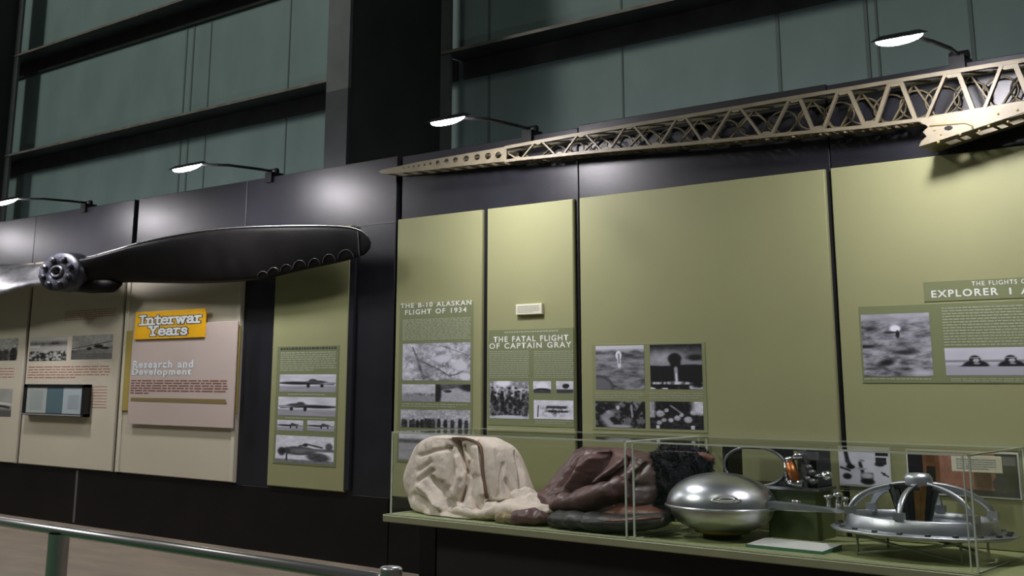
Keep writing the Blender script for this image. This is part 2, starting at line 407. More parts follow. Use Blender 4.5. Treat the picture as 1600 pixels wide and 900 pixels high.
# ------------------------------------------------------------------ exhibit panels
PY = -.035                                              # panel faces
ZB, ZT = .603, 3.003
def panel(x0, x1, m, label, lips=None):
    b = MB(); b.bbox((x0, PY, ZB), (x1, -.0015, ZT), .008)
    return tag(obj('exhibit_panel', b, m), label, 'display panel', 'tall printed panels along the black wall')
def board(parent, box, m=None, t=.004, name='graphic_board'):
    b = MB(); b.bbox((box[0], PY - t, box[2]), (box[1], PY - .0002, box[3]), .002); return obj(name, b, m or M_GBOARD, parent)
S1, S2, S3 = PY - .0012, PY - .0055, PY - .0065         # printed on the panel / on a thin board
def xpx(px, py=590): return at(px, py, PY).x

# pictures
def pic_plane(seed, tail=False, flip=False):
    p = Pic(96, 40, .78); p.nz(3, 3, seed, .22); p.below(lambda u: .66 + 0 * u, .55, .1); p.nz(4, 12, seed + 1, .1)
    f = (lambda x: 1 - x) if flip else (lambda x: x)
    p.ell(f(.33), .50, .33, .085, .12, .3, .03); p.ell(f(.66), .44, .17, .10, .2, .3); p.line([(f(.02), .50), (f(.96), .58)], .02, .12)
    p.ell(f(.52), .62, .03, .14, .1); p.ell(f(.76), .64, .03, .10, .12); p.ell(f(.60), .36, .07, .1, .22); p.line([(f(.5), .45), (f(.98), .50)], .025, .28)
    return p
def pic_bomber():
    p = Pic(96, 64, .82); p.nz(4, 3, 21, .15); p.below(lambda u: .88 + 0 * u, .42, .05)
    p.ell(.40, .55, .30, .16, .24, .15, -.03); p.ell(.11, .60, .07, .15, .16); p.line([(.3, .52), (.97, .50)], .055, .36); p.line([(.42, .38), (.55, .30), (.80, .40)], .03, .2)
    p.ell(.92, .36, .06, .14, .3); p.ell(.74, .76, .20, .16, .25, .2, .35); p.line([(.2, .65), (.2, .9)], .02, .15); p.ell(.40, .58, .14, .07, .38); p.ell(.52, .33, .04, .06, .12)
    p.nz(20, 14, 5, .18); return p
def pic_map():
    p = Pic(110, 66, .70); p.nz(6, 5, 3, .5, 4); p.nz(30, 20, 4, .18)
    p.blend(np.clip(1 - p.u / .12, 0, 1), .82); n = noise(p.h, p.w, 7, 5, 8, 3); p.blend(np.clip(1 - abs(n - .5) / .03, 0, 1) * .6, .2)
    p.nz(12, 9, 9, .35, 4).line([(.15, .1), (.2, .3), (.24, .45), (.33, .52), (.45, .62), (.58, .74), (.7, .88), (.8, .84), (.9, .75)], .013, .3); p.line([(.55, .05), (.64, .12), (.8, .22), (.99, .36)], .009, .36); p.line([(.2, .3), (.25, .5), (.27, .7), (.33, .95)], .03, .42); p.nz(14, 10, 6, .3)
    p.ell(.6, .42, .12, .1, .85); p.ell(.86, .62, .1, .12, .85); p.ell(.93, .9, .08, .1, .88); return p
def pic_field(seed, dark=.25):
    p = Pic(84, 48, .72); p.nz(3, 3, seed, .2); p.below(lambda u: .52 + 0 * u, .5, .05); p.con(12, 5, seed + 2, dark, .62, .45, 3, 3, mask=np.clip(1 - abs(p.v - .58) / .12, 0, 1)); p.nz(18, 16, seed, .14); return p
def pic_road():
    p = Pic(84, 48, .30); p.nz(5, 4, 31, .25); p.blend(np.clip((p.v - .15 - abs(p.u - .6) * .35) / .1, 0, 1), .62); p.box(0, 0, 1, .16, .3, .1); p.ell(.05, .5, .12, .7, .12); p.ell(.35, .4, .12, .08, .2); p.ell(.95, .2, .25, .2, .12, .3, .5); p.nz(16, 20, 4, .2); return p
def pic_crowd(seed, lo=.08, hi=.75, n=9):
    p = Pic(84, 60, .62); p.nz(5, 4, seed, .3); r = np.random.RandomState(seed)
    for k in range(n):
        x = (k + .5) / n + r.uniform(-.03, .03); y = r.uniform(.42, .6)
        p.ell(x, y + .28, .06, .34, lo + r.rand() * .12); p.ell(x, y - .08, .028, .07, hi - r.rand() * .2)
    p.nz(22, 18, seed + 9, .35); return p
def pic_group():
    p = Pic(90, 86, .82); p.nz(6, 5, 40, .3); r = np.random.RandomState(44)
    for k in range(11):
        x = .06 + .088 * k + r.uniform(-.03, .03); y = r.uniform(.22, .5); p.ell(x, y + .34, .065, .36, .06 + r.rand() * .12, .12); p.ell(x, y - .04, .034, .05, .70 - r.rand() * .15, .2); p.ell(x, y - .075, .038, .03, .1)
    p.con(14, 12, 41, .05, .75, .56, 5, 3, mask=.45); p.ell(.35, .05, .2, .1, .9); p.ell(.5, .97, .5, .06, .75); return p
def pic_group_close():
    p = Pic(84, 80, .8); p.con(9, 9, 41, .05, .72, .52, 5); p.ell(.35, .05, .22, .13, .9); p.ell(.8, .16, .2, .16, .86); p.ell(.1, .15, .08, .1, .8); p.ell(.52, .42, .1, .2, .14); p.ell(.5, .3, .06, .08, .75)
    p.ell(.55, .62, .07, .08, .75); p.ell(.38, .75, .1, .25, .07); p.ell(.2, .72, .07, .09, .7); p.ell(.5, .97, .5, .07, .78); return p
def pic_balloon(dark):
    p = Pic(60, 44, .78); p.nz(3, 3, 50 + dark, .2); p.box(0, .68, 1, 1, .2, .1)
    if dark: p.ell(.55, .42, .19, .2, .12); p.ell(.66, .36, .1, .12, .12)
    else: p.ell(.5, .42, .33, .34, .9); p.ell(.5, .68, .4, .1, .14)
    return p
def pic_wreck():
    p = Pic(96, 56, .82); p.nz(6, 4, 61, .2); p.con(12, 6, 62, .1, .85, .5, 5, 3, mask=np.clip(1 - abs(p.v - .56) / .36, 0, 1) * np.clip(1.1 - abs(p.u - .55) / .45, 0, 1)); p.box(.32, .3, .84, .44, .2, .05); p.box(.36, .55, .86, .64, .12, .05); p.line([(.1, .9), (.12, .3)], .02, .2); return p
def pic_mount():
    p = Pic(96, 84, .40); p.nz(4, 14, 71, .6, 4); p.con(5, 16, 73, .12, .6, .42, 3, 4, mask=.5); p.box(-.1, -.1, 1.1, .10, .78, .08); p.con(3, 7, 72, .08, .6, .47, 4, 4, mask=np.clip(1 - abs(p.v - .38) / .22, 0, 1) * .8); p.ell(.05, .98, .33, .3, .22, .08); p.ell(.05, .98, .28, .25, .36, .1)
    p.ell(.48, .22, .062, .1, .92, .15); p.line([(.48, .22), (.495, .46)], .05, .85); p.line([(.485, .2), (.49, .4)], .018, .35); return p
def pic_blast():
    p = Pic(100, 84, .50); p.blend(np.clip(1 - p.v / .34, 0, 1), .10); p.ell(.3, .32, .3, .14, .62, .7); p.below(lambda u: .47 + .05 * np.sin(u * 6) * .3, .05, .03); p.ell(.48, .32, .13, .12, .05, .2); p.ell(.49, .43, .10, .10, .05, .25); p.nz(9, 8, 84, .16, 3)
    p.ell(.88, .30, .16, .07, .1, .4); p.line([(.50, .55), (.51, .82)], .05, .6); p.line([(.505, .66), (.51, .84)], .016, .95); p.ell(.51, .86, .16, .03, .7, .6); p.con(14, 3, 81, .2, .95, .45, 4, 2, mask=np.clip(1 - abs(p.v - .87) / .045, 0, 1)); p.con(6, 9, 82, .1, .9, .5, 7, 2, mask=np.clip((p.v - .90) / .03, 0, 1)); p.ell(.3, .94, .3, .035, .06); p.box(.8, .74, 1, .97, .06, .1); return p
def pic_men():
    p = Pic(96, 56, .10); p.box(-.1, -.1, 1.1, .12, .6, .12); p.con(8, 6, 91, .03, .42, .55, 6, 3, mask=.8); p.ell(.25, .55, .1, .25, .5, .3, .5); p.ell(.46, .24, .035, .08, .75); p.ell(.27, .42, .04, .07, .6); p.line([(.73, .15), (.75, .6)], .03, .55); p.line([(.8, .05), (.9, .4)], .05, .45)
    p.box(.58, .62, .60, .95, .4); p.box(.68, .62, .70, .95, .4); p.line([(.55, .7), (.78, .7)], .02, .4); p.ell(.5, .95, .25, .06, .6); p.ell(.9, .3, .05, .5, .06, .3, .3); p.ell(.26, .8, .07, .2, .55, .3, -.4); return p
def pic_table():
    p = Pic(96, 56, .12); p.ell(.95, .18, .2, .28, .82); p.box(-.05, 0, .1, .6, .62, .05); p.ell(.5, .15, .3, .3, .05); p.line([(.4, .15), (.62, .45)], .025, .5)
    for x, y, r in ((.18, .78, .05), (.27, .68, .05), (.40, .68, .05), (.52, .60, .06), (.72, .65, .075), (.32, .32, .045), (.2, .45, .08), (.82, .4, .06), (.6, .5, .04)): p.ell(x, y, r, r * 1.5, .68)
    p.box(.12, .88, .18, 1, .8); p.box(.77, .86, .84, 1, .8); p.nz(16, 12, 95, .3); return p
def pic_clouds():
    p = Pic(110, 96, .42); p.nz(3, 9, 101, .55, 4); p.con(4, 11, 102, .10, .66, .44, 3.2, 4, mask=.75); p.con(9, 24, 104, .15, .7, .45, 2.5, 3, mask=.4); p.box(-.1, -.1, 1.1, .12, .6, .15); p.nz(5, 16, 103, .2)
    p.ell(.35, .78, .12, .05, .1, .5, -.2); p.ell(.62, .62, .16, .04, .16, .5); p.ell(.06, .52, .12, .025, .12, .5); p.ell(.85, .95, .2, .05, .7, .6)
    p.ell(.50, .24, .08, .055, .92, .2); p.ell(.53, .33, .03, .06, .1); p.ell(.42, .30, .1, .02, .18); return p
def pic_portraits():
    p = Pic(150, 60, .74); p.nz(3, 2, 111, .1); p.box(-.1, .44, 1.1, .53, .48, .03); p.below(lambda u: .60 + 0 * u, .60, .1)
    for cx in (.27, .58, .86):
        p.ell(cx, .66, .115, .20, .07, .12); p.ell(cx - .005, .43, .050, .15, .10, .15); p.ell(cx + .006, .46, .027, .085, .66, .2); p.line([(cx - .04, .37), (cx + .045, .36)], .016, .55); p.line([(cx - .03, .395), (cx + .035, .39)], .012, .12)
        p.line([(cx - .01, .50), (cx + .025, .50)], .008, .25); p.ell(cx + .012, .575, .03, .03, .5)
    p.line([(.20, .62), (.08, .76)], .03, .12); p.box(-.1, .68, 1.1, 1.1, .60, .03); return p
def pic_town(seed):
    p = Pic(90, 56, .75); p.con(10, 3, seed, .12, .4, .4, 4, 3, mask=np.clip(1 - abs(p.v - .28) / .16, 0, 1)); p.box(-.1, .42, 1.1, .55, .68, .08); p.con(16, 12, seed + 1, .1, .72, .5, 4, 3, mask=np.clip((p.v - .55) / .1, 0, 1)); p.box(0, .36, .28, .44, .8, .04); return p
def pic_biplane():
    p = Pic(90, 56, .60); p.nz(4, 3, 131, .12); p.blend(np.clip((p.v - .55) / .1, 0, 1) * .8, .48); p.nz(20, 14, 132, .2)
    p.line([(.02, .55), (.98, .28)], .012, .1); p.line([(.35, .60), (.99, .52)], .012, .25); p.ell(.44, .56, .06, .06, .12); p.ell(.66, .47, .11, .07, .1); p.ell(.82, .55, .1, .05, .14); p.blend(np.clip(1 - p.u / .35, 0, 1) * (p.v > .6), .25); p.blend((p.v > .75) * .6, .35); return p
def pic_jet(seed):
    p = Pic(80, 56, .62); p.nz(4, 3, seed, .2); p.below(lambda u: .75 + 0 * u, .32, .1); p.ell(.5, .55, .55, .09, .85, .2, .05); p.ell(.55, .62, .4, .05, .3); p.line([(.3, .5), (.95, .68)], .03, .15); p.ell(.35, .42, .1, .09, .7); return p
def pic_horizon():
    p = Pic(84, 64, .58); p.box(-.1, -.1, 1.1, .24, .75, .1); p.box(-.1, .26, 1.1, .40, .28, .08); p.nz(10, 8, 141, .25); return p
def pic_equipment():
    p = Pic(96, 84, .80); p.nz(4, 3, 151, .12)
    p.line([(.12, .02), (.16, .35), (.22, .5)], .06, .10); p.ell(.22, .52, .09, .06, .08); p.box(.74, .06, 1.0, .2, .1); p.box(.74, .24, .96, .42, .14); p.ell(.82, .42, .1, .06, .1); p.line([(0, .54), (.2, .62)], .03, .2); p.ell(.14, .78, .09, .08, .12)
    p.line([(.42, .42), (.46, .62)], .05, .1); p.box(.42, .66, .68, .92, .30, .04); p.ell(.56, .9, .14, .08, .1); p.ell(.55, .74, .12, .07, .7); p.line([(.85, .64), (.98, .74)], .02, .1); p.ell(.9, .68, .03, .04, .15); p.ell(.46, .34, .06, .03, .5); p.ell(.44, .56, .1, .03, .6); return p

# -- cream panels at the left
pA = panel(-16.4, xpx(34.5), M_BEIGE, 'cream panel cut by the left edge, two aircraft photos and red text')
print_obj(pic_crowd(5, .1, .8, 14), rect(-50, 530, 32, 564), S1, pA, gain=.70, tint=(1, .99, .93))
print_obj(pic_jet(12), rect(-50, 607, 23, 650), S1, pA, gain=.70, tint=(1, .99, .93))
body(rect(-50, 574, 27, 596), S1, 5, M_RTXT, pA, .34, 3)
pB = panel(xpx(39.5), xpx(184), M_BEIGE, 'cream panel left of the yellow sign, with framed document and two photos')
body(rect(106, 483, 187, 500), S1, 5, M_RTXT, pB, .32, 4)
print_obj(pic_town(120), rect(51, 526.5, 109, 564), S1, pB, gain=.66, tint=(1, .99, .92))
print_obj(pic_biplane(), rect(116.5, 523.5, 180.5, 561.5), S1, pB, gain=.70, tint=(1, .99, .94))
body(rect(48, 571, 177, 592), S1, 5, M_RTXT, pB, .36, 5)
body(rect(143, 602, 172, 639), S1, 8, M_RTXT, pB, .25, 6, 1)
pC = panel(xpx(190), xpx(372.5), M_BEIGE, 'cream panel behind the pink board with the yellow sign')
for a, b in ((190.3, 196), (366.5, 372.3)):
    m = MB(); m.bbox((xpx(a), PY - .012, ZB + .004), (xpx(b), PY - .0002, ZT - .004), .004); obj('lit_edge_strip', m, mat('lit_cream_edge', (.58, .55, .44), .4), pC)  # paler strips added to show light caught on the panel's edges

# -- framed document
fx0, fx1, fz0, fz1 = rect(38, 600.5, 134, 650, -.10)
fr = thing('picture_frame', ((fx0 + fx1) / 2, PY, fz0), 'black frame with grey and teal documents on the cream panel', 'picture frame')
m = MB()
t = .055
for a, b in (((fx0, fz1 - .035), (fx1, fz1)), ((fx0, fz0), (fx0 + t * 1.2, fz1)), ((fx1 - t * 1.25, fz0), (fx1, fz1))):
    m.box((a[0], -.115, a[1]), (b[0], PY - .001, b[1]))
m.box((fx0, -.116, fz0), (fx1, PY - .001, fz0 + .03))
obj('frame', m, M_FRAME, fr)
m = MB(); m.box((fx0 + .02, -.122, fz0 + .006), (fx1 - .05, -.1165, fz0 + .02)); obj('lower_lip', m, M_FRAMEL, fr)
ix0, ix1, iz0, iz1 = fx0 + t * 1.2, fx1 - t * 1.25, fz0 + .03, fz1 - .035; W = ix1 - ix0
m = MB(); m.box((ix0, -.108, iz0), (ix0 + W * .37, -.101, iz1)); dA = obj('document', m, M_PAPER, fr)
m = MB(); m.box((ix0 + W * .37, -.108, iz0), (ix0 + W * .67, -.101, iz1)); obj('document', m, M_TEAL, fr)['label'] = 'teal cover'
m = MB(); m.box((ix0 + W * .67, -.108, iz0), (ix1, -.101, iz1)); dC = obj('document', m, M_PAPER2, fr); dC['label'] = 'pale blue page'
body((ix0 + W * .06, ix0 + W * .31, iz0 + .03, iz1 - .03), -.1095, 14, M_PTXT, dA, .3, 7, 1)
body((ix0 + W * .76, ix0 + W * .95, iz0 + .05, iz1 - .08), -.1095, 9, M_PTXT, dC, .3, 8, 1)
m = MB(); m.box((ix0, -.100, iz0 - .005), (ix1, PY - .002, iz1 + .005)); obj('mount_board', m, M_PAPER, fr)

# -- the pink board with the yellow sign
bx0, bx1, bz0, bz1 = rect(197.5, 503, 366, 665, -.08)
bx0 = at(203, 590, -.08).x; bx1 = at(367.5, 590, -.08).x; bz1 = at(330, 503.5, -.08).z; bz0 = at(285, 666, -.08).z
pb = thing('interpretive_board', ((bx0 + bx1) / 2, PY - .015, bz0), 'pink board standing off the cream panel under a yellow Interwar Years sign', 'information board')
m = MB(); m.bbox((bx0, -.08, bz0), (bx1, -.068, bz1), .003); face = obj('face_board', m, M_PINK, pb)
m = MB(); m.bbox((at(193, 590, -.055).x, -.055, at(200, 642, -.055).z), (at(371, 590, -.055).x, -.0375, at(285, 513, -.055).z), .003); obj('rear_board', m, M_MUST, pb)
m = MB()
for x in (bx0 + .2, bx1 - .2):
    for z in (bz0 + .1, bz1 - .3): m = MB(); m.tube([(x, -.067, z), (x, -.056, z)], .03, 10); obj('spacer', m, M_KHAKI, pb)
yx0, yx1, yz0, yz1 = rect(210.5, 487, 319.5, 529, -.10)
yz1 = at(266, 485, -.10).z; yz0 = at(264, 529, -.10).z
m = MB(); m.bbox((yx0, -.10, yz0), (yx1, -.081, yz1), .004); plate = obj('title_plate', m, M_YEL, pb)
GL = {'I': (.62, [[(.28, 0), (.28, 1)], [(.04, 0), (.52, 0)], [(.04, 1), (.52, 1)]]),
 'n': (.80, [[(.17, 0), (.17, .66)], [(.02, .66), (.17, .66)], [(.17, .52), (.30, .66), (.46, .66), (.56, .52), (.56, 0)], [(.02, 0), (.32, 0)], [(.43, 0), (.72, 0)]]),
 't': (.52, [[(.2, .9), (.2, .1), (.28, 0), (.44, .02)], [(.02, .66), (.42, .66)]]),
 'e': (.66, [[(.08, .36), (.54, .36), (.52, .56), (.40, .66), (.22, .66), (.08, .5), (.06, .2), (.2, .02), (.4, 0), (.54, .1)]]),
 'r': (.58, [[(.17, 0), (.17, .66)], [(.02, .66), (.17, .66)], [(.17, .5), (.30, .66), (.46, .64)], [(.02, 0), (.36, 0)]]),
 'w': (.96, [[(.1, .66), (.28, 0), (.45, .6), (.62, 0), (.80, .66)], [(0, .66), (.24, .66)], [(.66, .66), (.9, .66)]]),
 'a': (.68, [[(.1, .58), (.24, .66), (.42, .64), (.48, .5), (.48, .04), (.6, 0)], [(.48, .38), (.2, .36), (.07, .22), (.14, .03), (.32, 0), (.48, .14)]]),
 'Y': (.84, [[(.12, 1), (.38, .48), (.64, 1)], [(.38, .48), (.38, 0)], [(0, 1), (.26, 1)], [(.52, 1), (.78, 1)], [(.22, 0), (.54, 0)]]),
 's': (.58, [[(.46, .54), (.34, .66), (.16, .64), (.1, .48), (.24, .36), (.42, .28), (.46, .12), (.34, 0), (.14, .01), (.06, .14)]])}
def slab(mb, word, x0, x1, z0, h, th, y):
    tot = sum(GL[c][0] for c in word); sx = (x1 - x0) / tot; u = 0; k = 0
    for c in word:
        for pl in GL[c][1]:
            for (a, b), (c2, d) in zip(pl[:-1], pl[1:]):
                A = Vector(((x0 + (u + a) * sx) / 2.1, z0 + b * h)); B = Vector(((x0 + (u + c2) * sx) / 2.1, z0 + d * h)); dd = (B - A).normalized()
                tw = th; n = Vector((-dd.y, dd.x)) * tw; e = dd * tw; yy = y - .00002 * (k % 40); k += 1
                q = [A - e - n, B + e - n, B + e + n, A - e + n]
                mb.add([(p.x * 2.1, yy, p.y) for p in q], [(0, 1, 2, 3)])
        u += GL[c][0]
yw, yh = yx1 - yx0, yz1 - yz0
for th, y, mm, nm in ((.0165, -.1012, M_OUTL, 'letter_outline'), (.0092, -.103, M_WTXT, 'lettering')):
    m = MB()
    slab(m, 'Interwar', yx0 + .07 * yw, yx0 + .965 * yw, yz0 + .54 * yh, .31 * yh, th, y)
    slab(m, 'Years', yx0 + .22 * yw, yx0 + .78 * yw, yz0 + .14 * yh, .31 * yh, th, y)
    obj(nm, m, mm, plate, fix=False)
text('Research and', rect(208, 563, 302, 575, -.082), -.0835, M_BTXT, face, 'lettering', .030)
text('Development', rect(206.5, 575.5, 299, 589, -.082), -.0835, M_BTXT, face, 'lettering', .030)
body(rect(204, 593, 357, 617, -.082), -.0815, 6, M_BRTXT, face, .55, 9, .2)
ax0, ax1, az0, az1 = rect(204, 622.5, 352, 628, -.082)
m = MB(); m.prism([(ax0, az0), (ax1 + .03, az0 - .01), (ax1, az1), (ax0, az1)], -.083, -.0805); obj('khaki_bar', m, M_KHAKI, face)

# -- green panels
pD = panel(xpx(423.5), xpx(541.5), M_GREEN, 'narrow green panel below the propeller tip, five aircraft photos stacked')
bD = board(pD, (xpx(432), xpx(529), at(475, 727, PY).z, at(482, 540, PY).z))
body(rect(438.5, 541.5, 526, 547, S2), S2, 1, M_DTXT, bD, .7, 10, 1, wl=(.02, .06))
body(rect(438, 549, 526, 580, S2), S2, 9, M_GTXT, bD, .5, 11, .6)
print_obj(pic_plane(201), rect(437, 585, 525, 612.5, S2), S2, bD); print_obj(pic_plane(203, flip=True), rect(434.5, 620.5, 524.5, 650, S2), S2, bD)
print_obj(pic_plane(205), rect(433, 656.5, 473.5, 673, S2), S2, bD); print_obj(pic_plane(207), rect(480, 657.5, 522.5, 674, S2), S2, bD)
print_obj(pic_bomber(), rect(430.5, 681.5, 521.5, 724, S2), S2, bD)
body(rect(450, 614.5, 508, 618, S2), S2, 1, M_GTXT, bD, .5, 12, 1); body(rect(446, 652, 510, 655, S2), S2, 1, M_GTXT, bD, .5, 13, 1)

pE = panel(xpx(616), xpx(751.5), M_GREEN, 'green panel headed by the Alaskan flight of 1934, with a map')
bE = board(pE, (xpx(622.5), xpx(739), at(680, 725, PY).z, at(681, 474, PY).z))
text('THE B-10 ALASKAN', rect(626, 471.5, 736.5, 479, S2), S2, M_WTXT, bE, offset=.022)
text('FLIGHT OF 1934', rect(633, 482, 729, 490, S2), S2, M_WTXT, bE, offset=.022)
body(rect(629, 497, 736, 531, S2), S2, 15, M_GTXT, bE, .5, 14, 1)
print_obj(pic_map(), rect(629, 536, 735, 594.5, S2), S2, bE, gain=.78)
print_obj(pic_field(221), rect(628, 600.5, 680, 627.5, S2), S2, bE); print_obj(pic_road(), rect(680.5, 600.5, 735, 628, S2), S2, bE)
print_obj(pic_crowd(223), rect(626, 640.5, 681, 668, S2), S2, bE); print_obj(pic_crowd(227, .06, .8, 5), rect(681.5, 640.5, 734.5, 668.5, S2), S2, bE)
body(rect(628, 630, 733, 637, S2), S2, 2, M_GTXT, bE, .4, 15, .8)
print_obj(pic_horizon(), rect(623, 676, 735, 721, S2), S2, bE)

pF = panel(xpx(760), xpx(898), M_GREEN, 'green panel about Captain Gray, with a small white label above the title')
bF = board(pF, (xpx(763), xpx(897.2), at(830, 666, PY).z, at(830, 513.5, PY).z))
body(rect(788, 516, 872, 520, S2), S2, 1, M_GTXT, bF, .6, 16, 1, wl=(.02, .05))
text('THE FATAL FLIGHT', rect(771, 524.5, 888, 533.5, S2), S2, M_WTXT, bF, offset=.022)
text('OF CAPTAIN GRAY', rect(764.5, 535, 893, 544, S2), S2, M_WTXT, bF, offset=.022)
body(rect(764.5, 547.5, 827, 591, S2), S2, 15, M_GTXT, bF, .42, 17, 1); body(rect(834, 547.5, 896.5, 591, S2), S2, 15, M_GTXT, bF, .42, 18, 1)
print_obj(pic_group(), rect(765, 595.5, 826, 654, S2), S2, bF); print_obj(pic_balloon(0), rect(833, 595.5, 861, 614.5, S2), S2, bF); print_obj(pic_balloon(1), rect(869, 595.5, 896, 614.5, S2), S2, bF)
print_obj(pic_wreck(), rect(834, 625.5, 896, 655, S2), S2, bF); body(rect(836, 657, 896, 663, S2), S2, 2, M_GTXT, bF, .4, 19, .8)

pG = panel(xpx(908), xpx(1306, 590), M_GREEN, 'widest green panel with four photos in a square near its lower left')
gx0, gx1, gz0, gz1 = rect(926, 536, 1104, 674, PY)
bG = board(pG, (gx0, gx1, gz0, gz1), mat('olive_photo_board', (.235, .25, .125), .5))
print_obj(pic_mount(), rect(931, 540, 1006.5, 608.5, S2), S2, bG); print_obj(pic_blast(), rect(1016, 538, 1097, 608, S2), S2, bG)
print_obj(pic_men(), rect(930.5, 627, 1008, 668, S2), S2, bG); print_obj(pic_table(), rect(1015.5, 627.5, 1099, 670.5, S2), S2, bG)
for (a, b, c, d), s in (((930, 613, 1006, 623), 20), ((1015, 613, 1099, 623), 21)): body(rect(a, b, c, d, S2), S2, 3, M_GTXT, bG, .4, s, .9)

pH = panel(xpx(1316, 590), at(1740, 590, PY).x, M_GREEN, 'green panel at the right about the Explorer flights, with an aerial cloud photo')
bH = board(pH, (at(1443, 452, PY).x, at(1680, 440, PY).x, at(1520, 469, PY).z, at(1520, 436.5, PY).z))
text('THE FLIGHTS OF', rect(1518, 437.5, 1610, 444.5, S2), S2, M_WTXT, bH, offset=.005)
text('EXPLORER', rect(1455, 451.5, 1560, 463, S2), S2, M_WTXT, bH, offset=.022)
text('I', rect(1577.0, 449.5, 1580.2, 459.8, S2), S2, M_WTXT, bH, offset=.022)
text('AND II', rect(1594.5, 447.5, 1668, 458, S2), S2, M_WTXT, bH, offset=.022)
bH2 = board(pH, (at(1344.5, 535, PY).x, at(1680, 535, PY).x, at(1470, 599, PY).z, at(1470, 474, PY).z))
print_obj(pic_clouds(), rect(1347.5, 490, 1455, 588, S2), S2, bH2); print_obj(pic_portraits(), rect(1477, 542.5, 1660, 586.5, S2), S2, bH2)
body(rect(1473, 476, 1660, 540, S2), S2, 14, M_GTXT, bH2, .40, 22, .8, wl=(.015, .06), gap=.008); body(rect(1350, 590.5, 1455, 594, S2), S2, 1, M_GTXT, bH2, .5, 23, 1); body(rect(1486, 590.5, 1660, 597, S2), S2, 2, M_GTXT, bH2, .4, 24, .9)

# -- small label above the Captain Gray title
lx0, lx1, lz0, lz1 = rect(807.5, 475, 848, 491.5, -.05)
lab = MB(); lab.bbox((lx0, -.065, lz0), (lx1, PY - .0005, lz1), .003); lo = tag(obj('label_card', lab, M_CARDC), 'small white label card above the Captain Gray title', 'label')
body((lx0 + .02, lx1 - .02, lz0 + .012, lz1 - .012), -.066, 5, M_PTXT, lo, .4, 25, .7)

# ------------------------------------------------------------------ floodlights on arms over the wall's top
def floodlight(x, z, label, zt=3.6, droop=0.0, arm=True):
    L = 1.0
    t = thing('floodlight', (x, .05, zt), label, 'floodlight', 'floodlights on arms above the display wall')
    hx, hy = .115, .14
    tilt = .30
    def hp(dx, dy, dz):                                  # head frame: tipped towards the wall
        return (x + dx, -L + dy * math.cos(tilt) - dz * math.sin(tilt) * -1, z + dz * math.cos(tilt) + dy * math.sin(tilt))
    m = MB(); q = []
    top = [hp(-hx * .7, -hy * .7, .03), hp(hx * .7, -hy * .7, .03), hp(hx * .7, hy * .7, .03), hp(-hx * .7, hy * .7, .03)]
    bot = [hp(-hx * 1.12, -hy, .0), hp(hx * 1.12, -hy, .0), hp(hx * 1.12, hy, .0), hp(-hx * 1.12, hy, .0)]
    m.add(top + bot, [(0, 1, 2, 3)] + [(i, i + 4, (i + 1) % 4 + 4, (i + 1) % 4) for i in range(4)])
    hd = obj('lamp_head', m, M_LAMP, t)
    m = MB(); R = []                                      # bulging glass under the head
    for k in range(6):
        e = math.pi / 2 * k / 5; R.append([hp((hx + .02) * math.cos(q) * math.cos(e), (hy - .005) * math.sin(q) * math.cos(e), -.004 - .05 * math.sin(e)) for q in [2 * math.pi * j / 24 for j in range(24)]])
    m.grid([[Vector(p) for p in r] for r in R], 0, True, wrap=True)
    obj('lens', m, M_LENS, hd)['label'] = 'glowing white lens'
    l = bpy.data.lights.new('flood_beam', 'AREA'); l.shape = 'RECTANGLE'; l.size = .16; l.size_y = .09; l.energy = LAMP_WATTS; l.color = (1, .95, 1.0); l.spread = math.radians(125)
    lo_ = bpy.data.objects.new('flood_beam', l); C.objects.link(lo_); lo_.location = (x, -L + .015, z - .075); lo_.rotation_euler = Vector((0, math.sin(.78), -math.cos(.78))).to_track_quat('-Z', 'Y').to_euler()
    m = MB(); m.tube([(x + .02, -.9, z + .03), (x + .03, -.55, z + .07), (x + .02, -.2, zt + .055), (x, .02, zt + .06)], .014, 8); obj('arm', m, M_LAMP, t)
    m = MB(); m.box((x - .05, -.02, zt), (x + .05, .12, zt + .045)); m.box((x - .05, -.035, zt - .06), (x + .05, -.006, zt + .045)); m.tube([(x - .06, .03, zt + .06), (x + .06, .03, zt + .06)], .03, 8); obj('clamp', m, M_LAMP, t)
floodlight(at(293, 260, -1).x, at(293, 260, -1).z, 'lit floodlight on an arm above the propeller blade', 3.6)
floodlight(at(700, 186, -1).x, at(700, 186, -1).z, 'lit floodlight near the thin tip of the lattice girder', 3.585)
floodlight(at(1405, 58, -1).x, at(1405, 58, -1).z, 'lit floodlight above the wide right part of the lattice girder', 3.595)
floodlight(-12.85, 3.57, 'floodlight arm above the propeller hub at the left edge', 3.6)
floodlight(-16.35, 3.57, 'floodlight beyond the left edge, past the propeller hub', 3.6)

# ------------------------------------------------------------------ propeller
PRY = -.36
hc = at(92, 424.5, PRY - .12); hub_c = Vector((hc.x, PRY, hc.z))
rx = (at(124, 424, PRY - .12).x - at(60, 424, PRY - .12).x) / 2; rz = (at(92, 394.5, PRY - .12).z - at(92, 455, PRY - .12).z) / 2
prop = thing('propeller', (hub_c.x, -.04, hub_c.z - rz), 'large dark two-bladed propeller mounted on the black wall', 'propeller')
